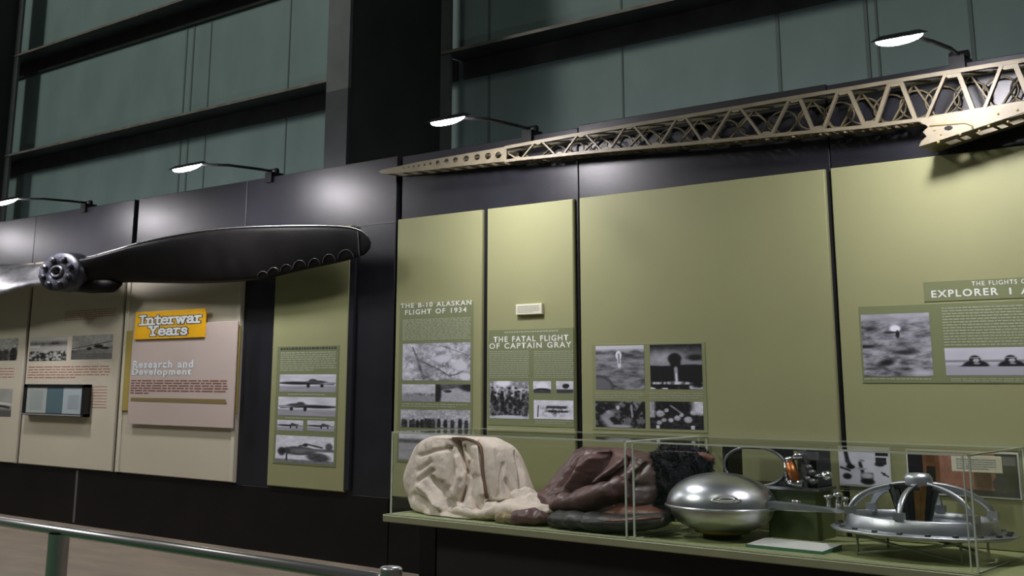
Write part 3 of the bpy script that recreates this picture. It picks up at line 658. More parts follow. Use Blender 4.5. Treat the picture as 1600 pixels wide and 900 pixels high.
# blade: sections (px, py) of the upper and lower edge with their distance from the wall
SEC = [((112, 404), (112, 446), -.42, -.26, .085), ((135, 402.5), (135, 449), -.44, -.24, .08), ((160, 396.5), (160, 446), -.45, -.24, .07), ((190, 388), (188, 442), -.45, -.25, .062),
       ((215, 380.5), (215, 441.5), -.44, -.26, .056), ((260, 370.5), (258, 442.5), -.43, -.27, .05), ((310, 362), (306, 443), -.41, -.28, .045), ((360, 357), (354, 441.5), -.39, -.29, .04), ((420, 354), (412, 436), -.37, -.295, .034),
       ((480, 353), (470, 423), -.35, -.30, .028), ((520, 353.5), (512, 414), -.34, -.30, .024), ((545, 355.5), (537, 408.5), -.33, -.30, .02), ((562, 360), (556, 403), -.325, -.305, .016), ((573, 367.5), (570, 397.5), -.32, -.31, .012), ((579.5, 378), (578.5, 388), -.315, -.312, .006)]
def blade_secs():
    out = []
    for u, l, yu, yl, th in SEC: out.append((at(*u, yu), at(*l, yl), th))
    return out
def blade(secs, flip=False):
    rows = []; n = 18
    for A, B, th in secs:
        ch = B - A; nrm = Vector((0, -1, 0)); row = []
        for k in range(2 * n):
            if k < n: s = k / n; sgn = 1
            else: s = 2 - k / n; sgn = -1
            prof = math.sqrt(max(0, 1 - (2 * s - 1) ** 2)) * th * (1.0 if sgn > 0 else .75)
            p = A + ch * s + nrm * prof * sgn
            row.append(Vector((2 * hub_c.x - p.x, p.y, 2 * hub_c.z - p.z)) if flip else p)
        rows.append(row)
    m = MB(); m.grid(rows, 0, True, wrap=True); m.f.append(list(range(2 * n))); m.m.append(0); m.sm.append(False)
    o = (len(rows) - 1) * 2 * n; m.f.append([o + i for i in range(2 * n)]); m.m.append(0); m.sm.append(False)
    return m
sc_ = blade_secs()
# refine by interpolation for a smooth outline
def refine(secs, k=4):
    out = []
    for i in range(len(secs) - 1):
        p0 = secs[max(i - 1, 0)]; p1 = secs[i]; p2 = secs[i + 1]; p3 = secs[min(i + 2, len(secs) - 1)]
        for j in range(k):
            t = j / k
            cr = lambda a, b, c, d: .5 * (2 * b + (c - a) * t + (2 * a - 5 * b + 4 * c - d) * t * t + (3 * b - a - 3 * c + d) * t ** 3)
            out.append((cr(p0[0], p1[0], p2[0], p3[0]), cr(p0[1], p1[1], p2[1], p3[1]), max(.004, cr(p0[2], p1[2], p2[2], p3[2]))))
    out.append(secs[-1]); return out
SR = refine(sc_)
bl = obj('blade', blade(SR), M_PROP, prop); obj('blade', blade(SR, True), M_BLADEL, prop)['label'] = 'worn blade, silvery with painted-in lamplight'
m = MB(); m.tube([A_ + Vector((0, -.004, .004)) for A_, B_, th_ in SR[4:-3]], .0045, 8); obj('edge_highlight', m, M_STEEL, bl)  # bright strip added for the lamplight along the blade's top edge
bvh = BVHTree.FromPolygons([Vector(v) + Vector(WLOC[bl.name]) for v in [tuple(x.co) for x in bl.data.vertices]], [list(p.vertices) for p in bl.data.polygons])
def on(bv, px, py, lift=.004):
    d = Vector(ray(px, py)).normalized(); h = bv.ray_cast(Vector((CAMX, CAMY, CAMZ)), d)
    return None if h[0] is None else h[0] - d * lift
m = MB()                                                 # worn loop marks along the lower edge of the tip
for (x0, x1, yb, hgt) in ((402, 418, 432, 10), (418, 436, 427, 11), (438, 456, 423, 12), (458, 478, 418, 14), (482, 500, 415, 14), (504, 524, 410, 16), (528, 552, 404, 17)):
    pts = []
    for k in range(13):
        a = math.pi * k / 12; q = on(bvh, (x0 + x1) / 2 - math.cos(a) * (x1 - x0) / 2, yb - (x1 - x0) * .0 - math.sin(a) * hgt * .8 + (k - 6) * -.25)
        if q is not None: pts.append(q)
    if len(pts) > 3: m.tube(pts, .004, 6)
pts = [q for q in (on(bvh, 559 + .2 * k, 361 + 3.3 * k) for k in range(13)) if q is not None]
if len(pts) > 2: m.tube(pts, .006, 6)
obj('worn_marking', m, M_SCAL, bl)
# rear shank lobe on the right of the hub and hub itself
sx = rx / rz
m = MB(); m.lathe([(.001, .17), (rz * .22, .17), (rz * .22, .05)], hub_c, 40, 1, sx, 1, 'y')
m = MB()
m.lathe([(rz * .27, .03), (rz * .27, .135), (rz * .60, .15), (rz * .93, .135), (rz, .11), (rz, -.04), (rz * .9, -.10), (rz * .60, -.14), (.001, -.14)], hub_c, 56, 0, sx, 1, 'y')
hub = obj('hub', m, M_HUB, prop)
m = MB(); m.lathe([(rz * .20, .02), (rz * .20, .155), (rz * .24, .165), (rz * .31, .16), (rz * .31, .135)], hub_c, 40, 0, sx, 1, 'y'); obj('bore_ring', m, M_HUBL, hub)['label'] = 'bare metal ring of the bore'
m = MB(); m.lathe([(.001, .025), (rz * .21, .025)], hub_c, 24, 0, sx, 1, 'y'); obj('bore', m, M_GAP, hub)
for k in range(8):
    a = 2 * math.pi * k / 8 + .3; p = hub_c + Vector((math.cos(a) * rx * .66, -.15, math.sin(a) * rz * .66))
    m = MB(); m.lathe([(rz * .13, -.02), (rz * .13, .025), (rz * .09, .04), (.001, .04)], p, 8 if k % 2 else 12, 0, sx, 1, 'y', smooth=False); obj('bolt', m, M_HUBL if k in (1, 2, 3, 7) else M_HUB, hub)
m = MB(); pts = [Vector((at(100, 432, -.3).x, -.26, at(100, 440, -.3).z)), Vector((at(140, 441, -.28).x, -.26, at(140, 444, -.28).z)), Vector((at(172, 440, -.28).x, -.25, at(172, 445, -.28).z)), Vector((at(188, 440, -.26).x, -.25, at(188, 443.5, -.26).z))]
m.tube(pts, [.10, .10, .085, .02], 16, sq=(1, 1)); obj('shank_cuff', m, M_PROP, prop)
m = MB(); m.tube([(hub_c.x, PRY + .13, hub_c.z), (hub_c.x, PY - .0005, hub_c.z)], .11, 20); obj('wall_mount', m, M_LAMP, prop)

# ------------------------------------------------------------------ lattice girder
FY, BY = -.20, -.045
def T(px, py, y=FY): v = at(px, py, y); return v
tipp = T(594, 268.5)
def plate2d(outer, holes, y0, y1, name, m, parent):
    cu = bpy.data.curves.new(name, 'CURVE'); cu.dimensions = '2D'; cu.fill_mode = 'BOTH'; cu.extrude = .5
    for loop in [outer] + holes:
        s = cu.splines.new('POLY'); s.points.add(len(loop) - 1); s.use_cyclic_u = True
        for p, q in zip(s.points, loop): p.co = (q[0], q[1], 0, 1)
    o = bpy.data.objects.new(name, cu); C.objects.link(o); me = bpy.data.meshes.new_from_object(o.evaluated_get(bpy.context.evaluated_depsgraph_get())); bpy.data.objects.remove(o)
    n = len(me.vertices); co = np.empty(n * 3); me.vertices.foreach_get('co', co); co = co.reshape(-1, 3)
    out = np.stack([co[:, 0], np.where(co[:, 2] > 0, y0, y1), co[:, 1]], 1); me.vertices.foreach_set('co', out.ravel()); me.update()
    bm = bmesh.new(); bm.from_mesh(me); bmesh.ops.remove_doubles(bm, verts=bm.verts, dist=1e-5); bmesh.ops.recalc_face_normals(bm, faces=bm.faces); bm.to_mesh(me); bm.free()
    return link(name, me, m, parent)
def hole(px, py, rpx, y=FY, ax=1.0, n=20):
    c = T(px, py, y); ex = T(px + rpx * ax, py, y).x - c.x; ez = T(px, py - rpx, y).z - c.z; skew = (T(px + 10, py, y).z - c.z) / (T(px + 10, py, y).x - c.x)
    return [(c.x + ex * math.cos(2 * math.pi * k / n), c.z + ez * math.sin(2 * math.pi * k / n) + ex * math.cos(2 * math.pi * k / n) * skew * 0) for k in range(n)]
girder = thing('lattice_girder', (-4.4, BY, 3.1), 'long pale gold lattice girder tapering to a pointed plate along the wall top', 'girder')
def xz(px, py, y=FY): v = T(px, py, y); return (v.x, v.z)
top_pts = [(790, 231), (842, 221.5), (909, 209.5), (984, 196.5), (1065, 183.5), (1150, 169), (1242, 153), (1318, 140.5), (1399, 127), (1488, 112.5), (1576, 98.5), (1668, 84)]
bot_pts = [(810, 249), (875, 242.5), (947, 235.5), (1025, 229), (1105, 222), (1198, 213), (1279, 205), (1360, 197.5), (1440, 187), (1530, 172), (1620, 158)]
# tip plate
outer = [xz(592.5, 268.5), xz(597, 265.5), xz(660, 252), xz(730, 240), xz(792, 229), xz(792, 252), xz(730, 258.5), xz(660, 267), xz(605, 272), xz(596, 271)]
holes = [hole(px, py, r) for px, py, r in ((631, 262.5, 1.3), (639, 261.3, 1.3), (647, 260.2, 1.4), (655, 259, 1.6), (664, 257.6, 1.9), (673, 256.2, 2.3), (684, 254.2, 3.4), (698, 252, 3.7), (712, 250, 4.3), (729, 247.8, 4.6), (746, 245.6, 4.8), (763, 243.8, 5.0), (779, 242.5, 5.0))]
plate2d(outer, holes, FY - .006, FY + .006, 'tip_plate', M_ALU, girder)
dxb = 0.0
back = lambda p: Vector((p[0], BY, p[1]))
ob = [(x, z) for x, z in outer]
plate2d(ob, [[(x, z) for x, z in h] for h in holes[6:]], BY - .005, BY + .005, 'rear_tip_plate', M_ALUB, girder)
for k in range(9):
    m = MB(); a = T(600 + 21 * k, 271.6 - 2.15 * k); b = T(600 + 21 * k + 9, 271.6 - 2.15 * (k + .43))
    m.add([(a.x, FY, a.z), (b.x, FY, b.z), (b.x, BY, b.z), (a.x, BY, a.z)], [(0, 1, 2, 3)]); obj('tip_batten', m, M_ALU, girder)
TP = [T(*p) for p in top_pts]; BP = [T(*p) for p in bot_pts]
TB = [Vector((p.x, BY, p.z)) for p in TP]; BB = [Vector((p.x, BY, p.z)) for p in BP]
def chord(pts, r, nm, mm):
    m = MB(); m.tube(pts, r, 4, sq=(1.0, 1.0), smooth=False); return obj(nm, m, mm, girder)
a0 = Vector((T(790, 252).x, FY, T(790, 252).z))
chord(TP, .019, 'top_chord', M_ALU); chord([a0] + BP, .017, 'bottom_chord', M_ALU)
chord(TB, .014, 'rear_top_chord', M_ALUB); chord([Vector((a0.x, BY, a0.z))] + BB, .014, 'rear_bottom_chord', M_ALUB)
def gusset(p, y, s, up, mm):
    d = -1 if up else 1
    m = MB(); m.prism([(p.x - s * 1.25, p.z), (p.x - s * .4, p.z + d * s * .62), (p.x + s * .4, p.z + d * s * .62), (p.x + s * 1.25, p.z)] if not up else [(p.x - s * 1.25, p.z), (p.x + s * 1.25, p.z), (p.x + s * .4, p.z - s * .62), (p.x - s * .4, p.z - s * .62)][::1], y - .006, y + .006)
    return m
order = [Vector((T(795, 243).x, FY, T(795, 240).z))]
for i in range(len(BP)):
    order.append(BP[i])
    if i + 1 < len(TP): order.append(TP[i + 1])
for i in range(len(order) - 1):
    A, B = order[i], order[i + 1]
    m = MB(); off = .035 if i else 0; s = 1 if B.z > A.z else -1
    A2 = Vector((A.x + off, A.y, A.z)); B2 = Vector((B.x - off, B.y, B.z))
    m.tube([A2, B2], .0080 + .0007 * i * .5, 4, sq=(1.5, 1.0), smooth=False)
    obj('lattice_strut', m, M_ALU, girder)
for i, p in enumerate(TP[1:]): obj('gusset', gusset(p, FY - .004, .038 + .003 * i, True, None), M_ALU, girder)
for i, p in enumerate(BP[:8]): obj('gusset', gusset(p, FY - .004, .038 + .003 * i, False, None), M_ALU, girder)
# rear face: pierced struts with ring shaped braces
for i in range(len(order) - 1):
    A, B = order[i], order[i + 1]; m = MB(); o2 = .16
    A2 = Vector((A.x + o2 * (.4), BY, A.z)); B2 = Vector((B.x + o2 * .4, BY, B.z))
    m.tube([A2, B2], .012, 4, sq=(1.3, .7), smooth=False)
    mid = (A2 + B2) / 2; dirn = (B2 - A2); L = dirn.length
    if i > 1:
        c = mid + Vector((.10, 0, 0)); e = .11 * min(1, i / 8 + .35); hh = abs(B2.z - A2.z) * .34
        m.tube([c + Vector((math.cos(a) * e, 0, math.sin(a) * hh)) for a in [2 * math.pi * k / 18 for k in range(18)]], .007, 6, closed=True)
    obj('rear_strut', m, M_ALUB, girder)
# underside: cross battens between the bottom chords, as X lattice
allb = [a0] + BP[:9]
for i in range(len(allb) - 1):
    A, B = allb[i], allb[i + 1]; m = MB(); n = 2
    for k in range(n):
        p = A.lerp(B, k / n); q = A.lerp(B, (k + 1) / n); p2 = Vector((p.x, BY, p.z)); q2 = Vector((q.x, BY, q.z))
        m.tube([p, q2], .010, 4, smooth=False); m.tube([p2, q], .010, 4, smooth=False); m.tube([p, p2], .012, 4, smooth=False)
        c = (p + q2) / 2; ex = abs(q.x - p.x) * .22
        m.tube([c + Vector((math.cos(a) * ex, math.sin(a) * .06, 0)) for a in [2 * math.pi * j / 14 for j in range(14)]], .009, 5, closed=True)
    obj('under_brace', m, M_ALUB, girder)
# top face ties
m = MB()
for i in range(len(TP) - 1):
    for k in range(2):
        p = TP[i].lerp(TP[i + 1], k / 2); q = TP[i].lerp(TP[i + 1], (k + 1) / 2)
        m.tube([p, Vector((q.x, BY, q.z))], .008, 4, smooth=False)
obj('top_brace', m, M_ALUB, girder)
# bracket plate at the right end, with its pierced lower flange
FY0, FY = FY, -.29
def xz(px, py, y=None): v = at(px, py, FY if y is None else y); return (v.x, v.z)
def T(px, py, y=None): return at(px, py, FY if y is None else y)
outer = [xz(1433, 188), xz(1448, 196), xz(1452, 199), xz(1444, 207), xz(1450, 214), xz(1441, 222), xz(1438, 229.5), xz(1470, 220), xz(1600, 177), xz(1720, 139), xz(1720, 139.5), xz(1720, 136), xz(1600, 160.5)]
plate2d(outer, [hole(1484, 201, 3.6, y=FY, ax=1.9)], FY - .022, FY - .008, 'bracket_plate', M_ALU, girder)
m = MB()
m.tube([T(1452, 196.5, FY - .024), T(1508, 192, FY - .024), T(1519, 196, FY - .024), T(1520, 201, FY - .024)], .005, 5); obj('plate_seam', m, M_KHAKI, girder)
p0, p1 = T(1438, 229.8), T(1720, 139.8); m = MB()
slots = [(.12, .19), (.21, .25), (.30, .40), (.42, .46), (.49, .56), (.60, .74), (.80, .95)]
def fl(t, y): q = p0.lerp(p1, t); return (q.x, y, q.z)
ya, yb = FY - .008, BY; y1, y2 = ya + (yb - ya) * .33, ya + (yb - ya) * .72
ts = [0] + [t for s in slots for t in s] + [1]
for a, b in zip(ts[:-1], ts[1:]):
    isslot = (a, b) in slots
    for (u, v) in ((ya, y1), (y1, y2), (y2, yb)):
        if isslot and u == y1: continue
        m.add([fl(a, u), fl(b, u), fl(b, v), fl(a, v)], [(0, 1, 2, 3)])
obj('bracket_flange', m, M_ALUB, girder)
m = MB(); m.prism([(p0.x, p0.z), (p1.x, p1.z), (p1.x, p1.z + .03), (p0.x + .1, p0.z + .14)], BY - .004, BY + .004); obj('rear_bracket_plate', m, M_ALUB, girder)
m = MB()
for x in (TP[0].x, TP[4].x, TP[8].x, TP[11].x): m.tube([(x, BY, TP[0].z - .02), (x, -.001, TP[0].z - .02)], .018, 8)
obj('wall_standoff', m, M_LAMP, girder)
m = MB()
for x, y in ((1470, 210), (1466, 222), (1530, 205), (1545, 197), (1560, 178), (1575, 190), (1590, 172), (1500, 218 - 8), (1460, 203)):
    q = T(x, y, FY - .022); m.lathe([(.001, .006), (.006, .004), (.009, 0)], q, 8, 0, 1, 1, 'y')
obj('rivet', m, M_KHAKI, girder)

# ------------------------------------------------------------------ display case
CF = -.9766; SZ = .603; GT = 1.203
gx0, gxm, gx1 = at(612, 740, CF).x, at(984, 765, CF).x, at(1521, 800, CF).x
m = MB(); m.bbox((at(602, 805, CF).x, CF - .03, SZ - .055), (-.9, -.013, SZ - .004), .006)
plinth = thing('display_plinth', (-3.9, -.5, 0), 'black cabinet with a green shelf carrying the clear display case', 'plinth')
obj('shelf', m, M_SHEDGE, plinth)
m = MB(); m.box((at(604, 804, CF).x, CF - .026, SZ - .004), (-.9, -.013, SZ)); obj('shelf_cloth', m, M_SHELF, plinth)
m = MB(); m.bbox((at(682, 860, CF + .12).x, CF + .12, 0), (-.95, -.02, SZ - .0555), .004); obj('cabinet', m, M_GAP, plinth)
m = MB(); m.box((at(655, 860, -.5).x, -.5, 0), (at(680, 860, -.5).x, -.3, SZ - .0555)); obj('support_post', m, M_BASE, plinth)
def vitrine(x0, x1, label):
    t = thing('display_case', ((x0 + x1) / 2, -.5, SZ), label, 'display case')
    th = .012; y0, y1 = CF, -.05
    for nm, a, b in (('front_pane', (x0, y0, SZ + .001), (x1, y0 + th, GT - th)), ('end_pane', (x0, y0 + th, SZ + .001), (x0 + th, y1, GT - th)), ('end_pane', (x1 - th, y0 + th, SZ + .001), (x1, y1, GT - th)), ('top_pane', (x0, y0, GT - th), (x1, y1, GT))):
        m = MB()
        if nm == 'top_pane': m.add([(a[0], a[1], b[2]), (b[0], a[1], b[2]), (b[0], b[1], b[2]), (a[0], b[1], b[2])], [(0, 1, 2, 3)])
        elif nm == 'front_pane': m.quad(a[0], b[0], a[2], b[2], a[1])
        else: m.add([(a[0], a[1], a[2]), (a[0], b[1], a[2]), (a[0], b[1], b[2]), (a[0], a[1], b[2])], [(0, 1, 2, 3)])
        obj(nm, m, M_GLASS, t, fix=False)
    m = MB(); e = .010
    for x in (x0, x1): m = MB(); m.box((x - e / 2, y0 - e / 2, SZ + .001), (x + e / 2, y0 + e / 2, GT)); obj('edge_or_reflection', m, M_GEDGE, t)
    if x1 > -3: m = MB(); xi = at(1510.5, 800, CF).x; m.box((xi - e / 3, y0 - e / 3, SZ + .001), (xi + e / 3, y0 + e / 2, GT)); obj('edge_or_reflection', m, M_GEDGE, t)  # extra inner strip stands in for the corner's reflection in the pane
    m = MB()
    m.box((x0, y0 - e / 2, GT - e), (x1, y0 + e / 2, GT)); m.box((x0, y1 - e / 2, GT - e), (x1, y1 + e / 2, GT))
    for x in (x0, x1): m.box((x - e / 2, y0, GT - e), (x + e / 2, y1, GT)); m.box((x - e / 2, y0, SZ + .001), (x + e / 2, y1, SZ + .006)); m.box((x - e / 2, y1 - e / 2, SZ), (x + e / 2, y1 + e / 2, GT))
    m.box((x0, y0 - e / 2, SZ + .001), (x1, y0 + e / 2, SZ + .006))
    obj('rim_edge', m, M_GEDGE, t)
vitrine(gx0, gxm - .03, 'clear case over the canvas bundle and leather suit'); vitrine(gxm + .03, gx1, 'clear case over the metal sphere and the ribbed ring')

# ---- soft things: rounded solids fused by a voxel skin, then folded
def vnoise(co, s, seed):
    r = np.random.RandomState(seed); out = np.zeros(len(co))
    for k in range(5):
        d = r.randn(3); d /= np.linalg.norm(d); ph = r.rand() * 6.28; f = s * r.uniform(.7, 1.6); w = r.randn(3) * s * .35; ph2 = r.rand() * 6.28
        out += np.sin(co @ d * f + ph + 1.3 * np.sin(co @ w + ph2))
    return out / 5
def fused(name, caps, voxel, m, parent=None, fold=.012, fs=18, fold2=.005, fs2=45, seed=1, floor=None, smooth=2):
    mb = MB()
    for pts, rs, sq in caps:
        # rounded chain: spheres swept along the points
        P_ = []; R_ = []
        for (a, ra), (b, rb) in zip(list(zip(pts, rs))[:-1], list(zip(pts, rs))[1:]):
            for k in range(5): P_.append(Vector(a).lerp(Vector(b), k / 5)); R_.append(ra + (rb - ra) * k / 5)
        P_.append(Vector(pts[-1])); R_.append(rs[-1])
        d0 = (P_[0] - P_[1]).normalized(); d1 = (P_[-1] - P_[-2]).normalized()
        hp = [P_[0] + d0 * R_[0] * c for c in (.97, .8, .45)]; hr = [R_[0] * c for c in (.25, .6, .89)]
        tp = [P_[-1] + d1 * R_[-1] * c for c in (.45, .8, .97)]; tr = [R_[-1] * c for c in (.89, .6, .25)]
        mb.tube(hp + P_ + tp, hr + R_ + tr, 16, sq=sq)
    me = to_mesh(mb, name); o = bpy.data.objects.new(name, me); C.objects.link(o)
    md = o.modifiers.new('skin', 'REMESH'); md.mode = 'VOXEL'; md.voxel_size = voxel; md.use_smooth_shade = True
    sm = o.modifiers.new('soft', 'SMOOTH'); sm.factor = .5; sm.iterations = smooth * 3
    me2 = bpy.data.meshes.new_from_object(o.evaluated_get(bpy.context.evaluated_depsgraph_get())); bpy.data.objects.remove(o)
    n = len(me2.vertices); co = np.empty(n * 3); me2.vertices.foreach_get('co', co); co = co.reshape(-1, 3); no = np.empty(n * 3); me2.vertices.foreach_get('normal', no); no = no.reshape(-1, 3)
    f = 1 - np.abs(vnoise(co, fs, seed)) * 2
    co += no * (f * fold + vnoise(co, fs2, seed + 1) * fold2)[:, None]
    if floor is not None: co[:, 2] = np.maximum(co[:, 2], floor)
    me2.vertices.foreach_set('co', co.ravel()); me2.update(); me2.polygons.foreach_set('use_smooth', [True] * len(me2.polygons))
    return link(name, me2, m, parent)
def cp(lst, y): return [at(a, b, y if len(r) == 0 else r[0]) for a, b, *r in lst]

def proj(p):
    c = RW @ (np.array(p) - np.array([CAMX, CAMY, CAMZ])); return CX + FOC * c[0] / c[2], CY - FOC * c[1] / c[2]
def seg_dist(co, pl):
    c = (co - np.array([CAMX, CAMY, CAMZ])) @ RW.T; q = np.stack([CX + FOC * c[:, 0] / c[:, 2], CY - FOC * c[:, 1] / c[:, 2]], 1); best = np.full(len(co), 1e9)
    for a, b in zip(pl[:-1], pl[1:]):
        a = np.array(a, float); b = np.array(b, float); d = b - a; t = np.clip(((q - a) @ d) / (d @ d), 0, 1)
        best = np.minimum(best, np.linalg.norm(q - a - t[:, None] * d, axis=1))
    return best
def loft_cloth(name, prof, yc, hy, m, parent, fold, dirv, seed, lean=0.0, N=96, creases=()):
    """closed draped solid from left / right outlines, creased along dirv"""
    rows = []
    for k, (py, xl, xr) in enumerate(prof):
        t = k / (len(prof) - 1); yk = yc + lean * t
        A = at(xl, py, yk); B = at(xr, py, yk); cx = (A.x + B.x) / 2; h_ = (B.x - A.x) / 2; z = (A.z + B.z) / 2
        d_ = hy * (1 - .55 * t) * (.55 if k == len(prof) - 1 else 1)
        rows.append([Vector((cx + h_ * math.copysign(abs(math.cos(q)) ** .75, math.cos(q)), yk + d_ * math.copysign(abs(math.sin(q)) ** .8, math.sin(q)), z)) for q in [2 * math.pi * j / N for j in range(N)]])
    out = []
    for i in range(len(rows) - 1):
        for q in range(8):
            t = q / 8; p0 = rows[max(i - 1, 0)]; p1 = rows[i]; p2 = rows[i + 1]; p3 = rows[min(i + 2, len(rows) - 1)]
            out.append([.5 * (2 * b_ + (c_ - a_) * t + (2 * a_ - 5 * b_ + 4 * c_ - d_) * t * t + (3 * b_ - a_ - 3 * c_ + d_) * t ** 3) for a_, b_, c_, d_ in zip(p0, p1, p2, p3)])
    out.append(rows[-1])
    D = np.array(dirv, float); D /= np.linalg.norm(D)
    for row in out:
        co = np.array([tuple(p) for p in row]); along = co @ D; cc = co - np.outer(along, D) * .72     # stretched along the crease
        n1 = 1 - np.abs(vnoise(cc, 13, seed)) * 2.2; n2 = vnoise(cc, 34, seed + 1); n3 = vnoise(co, 70, seed + 2); c0 = co.mean(0)
        cz = np.zeros(len(co))
        for pl, w_, d_ in creases: cz += d_ * np.exp(-(seg_dist(co, pl) / w_) ** 2)
        for j, p in enumerate(row):
            o = Vector((p.x - c0[0], p.y - c0[1], 0)); o.normalize(); f_ = fold * (1.0 if o.y < .2 else .4) * (.45 + .55 * min(1, abs(o.y) * 1.5))
            row[j] = p + o * float(n1[j] * f_ + n2[j] * f_ * .45 + n3[j] * f_ * .15 - (cz[j] if o.y < .1 else 0)); row[j].z = max(row[j].z, SZ + .002)
    mb_ = MB(); mb_.grid(out, 0, True, wrap=True); cen_ = sum(out[-1], Vector()) / N + Vector((0, 0, .004)); o_ = len(mb_.v); mb_.v.append(tuple(cen_)); b0 = (len(out) - 1) * N
    for j in range(N): mb_.f.append([b0 + j, b0 + (j + 1) % N, o_]); mb_.m.append(0); mb_.sm.append(True)
    return obj(name, mb_, m, parent)
# canvas bundle
cb = thing('canvas_bundle', (at(735, 790, -.55).x, -.55, SZ), 'draped cream canvas bundle with a brown strap in the clear case', 'canvas bundle')
prof = [(802, 668, 846), (797, 655, 850), (788, 650, 846), (780, 649, 838), (772, 645, 831), (762, 642, 826), (750, 641, 821), (738, 643, 816), (726, 647, 811), (714, 652, 806), (703, 657, 800), (694, 664, 792), (687, 674, 780), (682.5, 686, 766), (680.5, 700, 752)]
CANVAS_CREASES = [([(712, 690), (722, 712), (734, 738), (731, 760), (720, 784)], 4.5, .09), ([(728, 698), (738, 718), (735, 740)], 3.5, .05), ([(752, 690), (755, 720), (756, 745), (766, 792)], 4, .035),
    ([(673, 747), (690, 768), (702, 797)], 4, .07), ([(648, 772), (668, 785), (690, 798)], 3.5, .05), ([(688, 752), (706, 778), (713, 797)], 3, .05), ([(655, 712), (680, 704), (702, 700)], 3, .025), ([(650, 735), (672, 722)], 3, .03), ([(652, 752), (676, 735)], 3, .03),
    ([(808, 705), (814, 735), (815, 765), (808, 786)], 4, .04), ([(785, 725), (779, 750), (776, 775)], 3, .015), ([(764, 787), (800, 785), (836, 779)], 3.5, .08), ([(700, 700), (706, 730), (704, 760)], 4, .03),
    ([(742, 745), (740, 775), (748, 798)], 4, .06), ([(790, 750), (800, 770)], 3, .03),
    ([(712, 715), (716, 745), (708, 775)], 4, -.045), ([(744, 700), (746, 735), (750, 770)], 3.5, -.04), ([(765, 700), (768, 740), (780, 780)], 5, -.03), ([(660, 760), (680, 780), (692, 795)], 3.5, -.03)]
body_o = loft_cloth('canvas_body', prof, -.55, .30, M_CANVAS, cb, .036, (.12, 0, 1), 3, N=260, creases=CANVAS_CREASES)
bvc = BVHTree.FromPolygons([v.co + Vector(WLOC[cb.name]) for v in body_o.data.vertices], [list(p.vertices) for p in body_o.data.polygons])
pts = [on(bvc, x, y, .012) for x, y in ((706, 684.5), (715, 684), (726, 684.5), (738, 687.5), (747, 692), (752, 699), (753.5, 710), (754, 722), (754.5, 735), (756, 750), (758, 765), (761, 778))]
pts = [p for p in pts if p is not None]
m = MB(); m.tube(pts, .014, 8, sq=(1.2, .5)); obj('strap', m, M_STRAP, cb)
G = []
for base, rad in (([(660, 795, -.66), (690, 798, -.72), (720, 800, -.76)], [.045, .05, .04]), ([(715, 800, -.8), (760, 802, -.82), (800, 803, -.8)], [.035, .04, .035]), ([(800, 792, -.72), (830, 797, -.74), (862, 800, -.76)], [.055, .045, .03]), ([(815, 775, -.6), (838, 783, -.62), (858, 788, -.64)], [.06, .05, .03]), ([(760, 795, -.76), (800, 797, -.8), (845, 806, -.82)], [.04, .04, .03])):
    G.append(([at(a, b_, y_) for a, b_, y_ in base], rad, (1.6, .8)))
fused('canvas_skirt', G, .014, M_CANVAS, cb, .022, 26, .010, 60, 4, SZ + .001)

# leather flying suit
fs_ = thing('flying_suit', (at(930, 800, -.55).x, -.55, SZ), 'brown leather flying suit folded beside the canvas bundle', 'flying suit')
loft_cloth('suit_body', [(806, 862, 960), (800, 850, 985), (790, 846, 1005), (778, 848, 1018), (764, 856, 1026), (750, 866, 1029), (736, 876, 1030), (724, 885, 1028), (713, 893, 1020), (705, 900, 1008), (699.5, 908, 985)], -.56, .22, M_LEATH, fs_, .060, (.75, 0, .65), 11, lean=.16, N=200, creases=[
    ([(850, 765), (875, 735), (893, 713), (906, 703)], 5, .06), ([(918, 700), (897, 728), (868, 762)], 4, .06), ([(962, 704), (936, 735), (905, 766)], 5, .07), ([(990, 722), (955, 748), (925, 766)], 4, .06), ([(1012, 728), (985, 752), (958, 768)], 5, .07),
    ([(935, 768), (975, 756), (1010, 760)], 4, .05), ([(880, 790), (930, 780), (985, 785)], 4, .06), ([(932, 714), (910, 735), (888, 760)], 5, -.05), ([(975, 712), (950, 735), (928, 754)], 4.5, -.05), ([(1000, 740), (970, 758)], 4, -.04), ([(925, 708), (965, 712), (1000, 722)], 4, .03), ([(870, 775), (905, 772)], 3, .03)])
caps = [([at(955, 768, -.70), at(915, 780, -.72), at(872, 788, -.74)], [.055, .075, .05], (1.2, 1)), ([at(972, 755, -.66), at(955, 768, -.70)], [.05, .05], (1.1, 1))]
fused('sleeve', caps, .013, M_LEATH, fs_, .020, 22, .006, 50, 12, SZ + .001)
caps = [([at(875, 812, -.80), at(900, 814, -.84), at(950, 818, -.86), at(1005, 816, -.82), at(1036, 813, -.80)], [.06, .062, .055, .05, .04], (1.7, .9))]
fused('trouser_leg', caps, .013, M_LEATHD, fs_, .014, 22, .004, 50, 13, SZ + .001)['label'] = 'dark worn leather leg'
caps = [([at(950, 801, -.66), at(985, 803, -.66), at(1035, 806, -.66)], [.05, .055, .045], (1.8, .9))]
fused('trouser_leg', caps, .013, M_LEATHR, fs_, .014, 22, .004, 50, 14, SZ + .001)['label'] = 'rust brown leather leg'
m = MB(); pts = [at(895, 806, -.88), at(912, 810, -.91), at(930, 814, -.925), at(960, 815, -.925), at(1000, 813, -.89), at(1034, 809, -.84)]
m.tube([p + Vector((0, 0, .004)) for p in pts], .014, 8, sq=(1.4, .8)); obj('leather_welt', m, M_LEATHR, fs_)

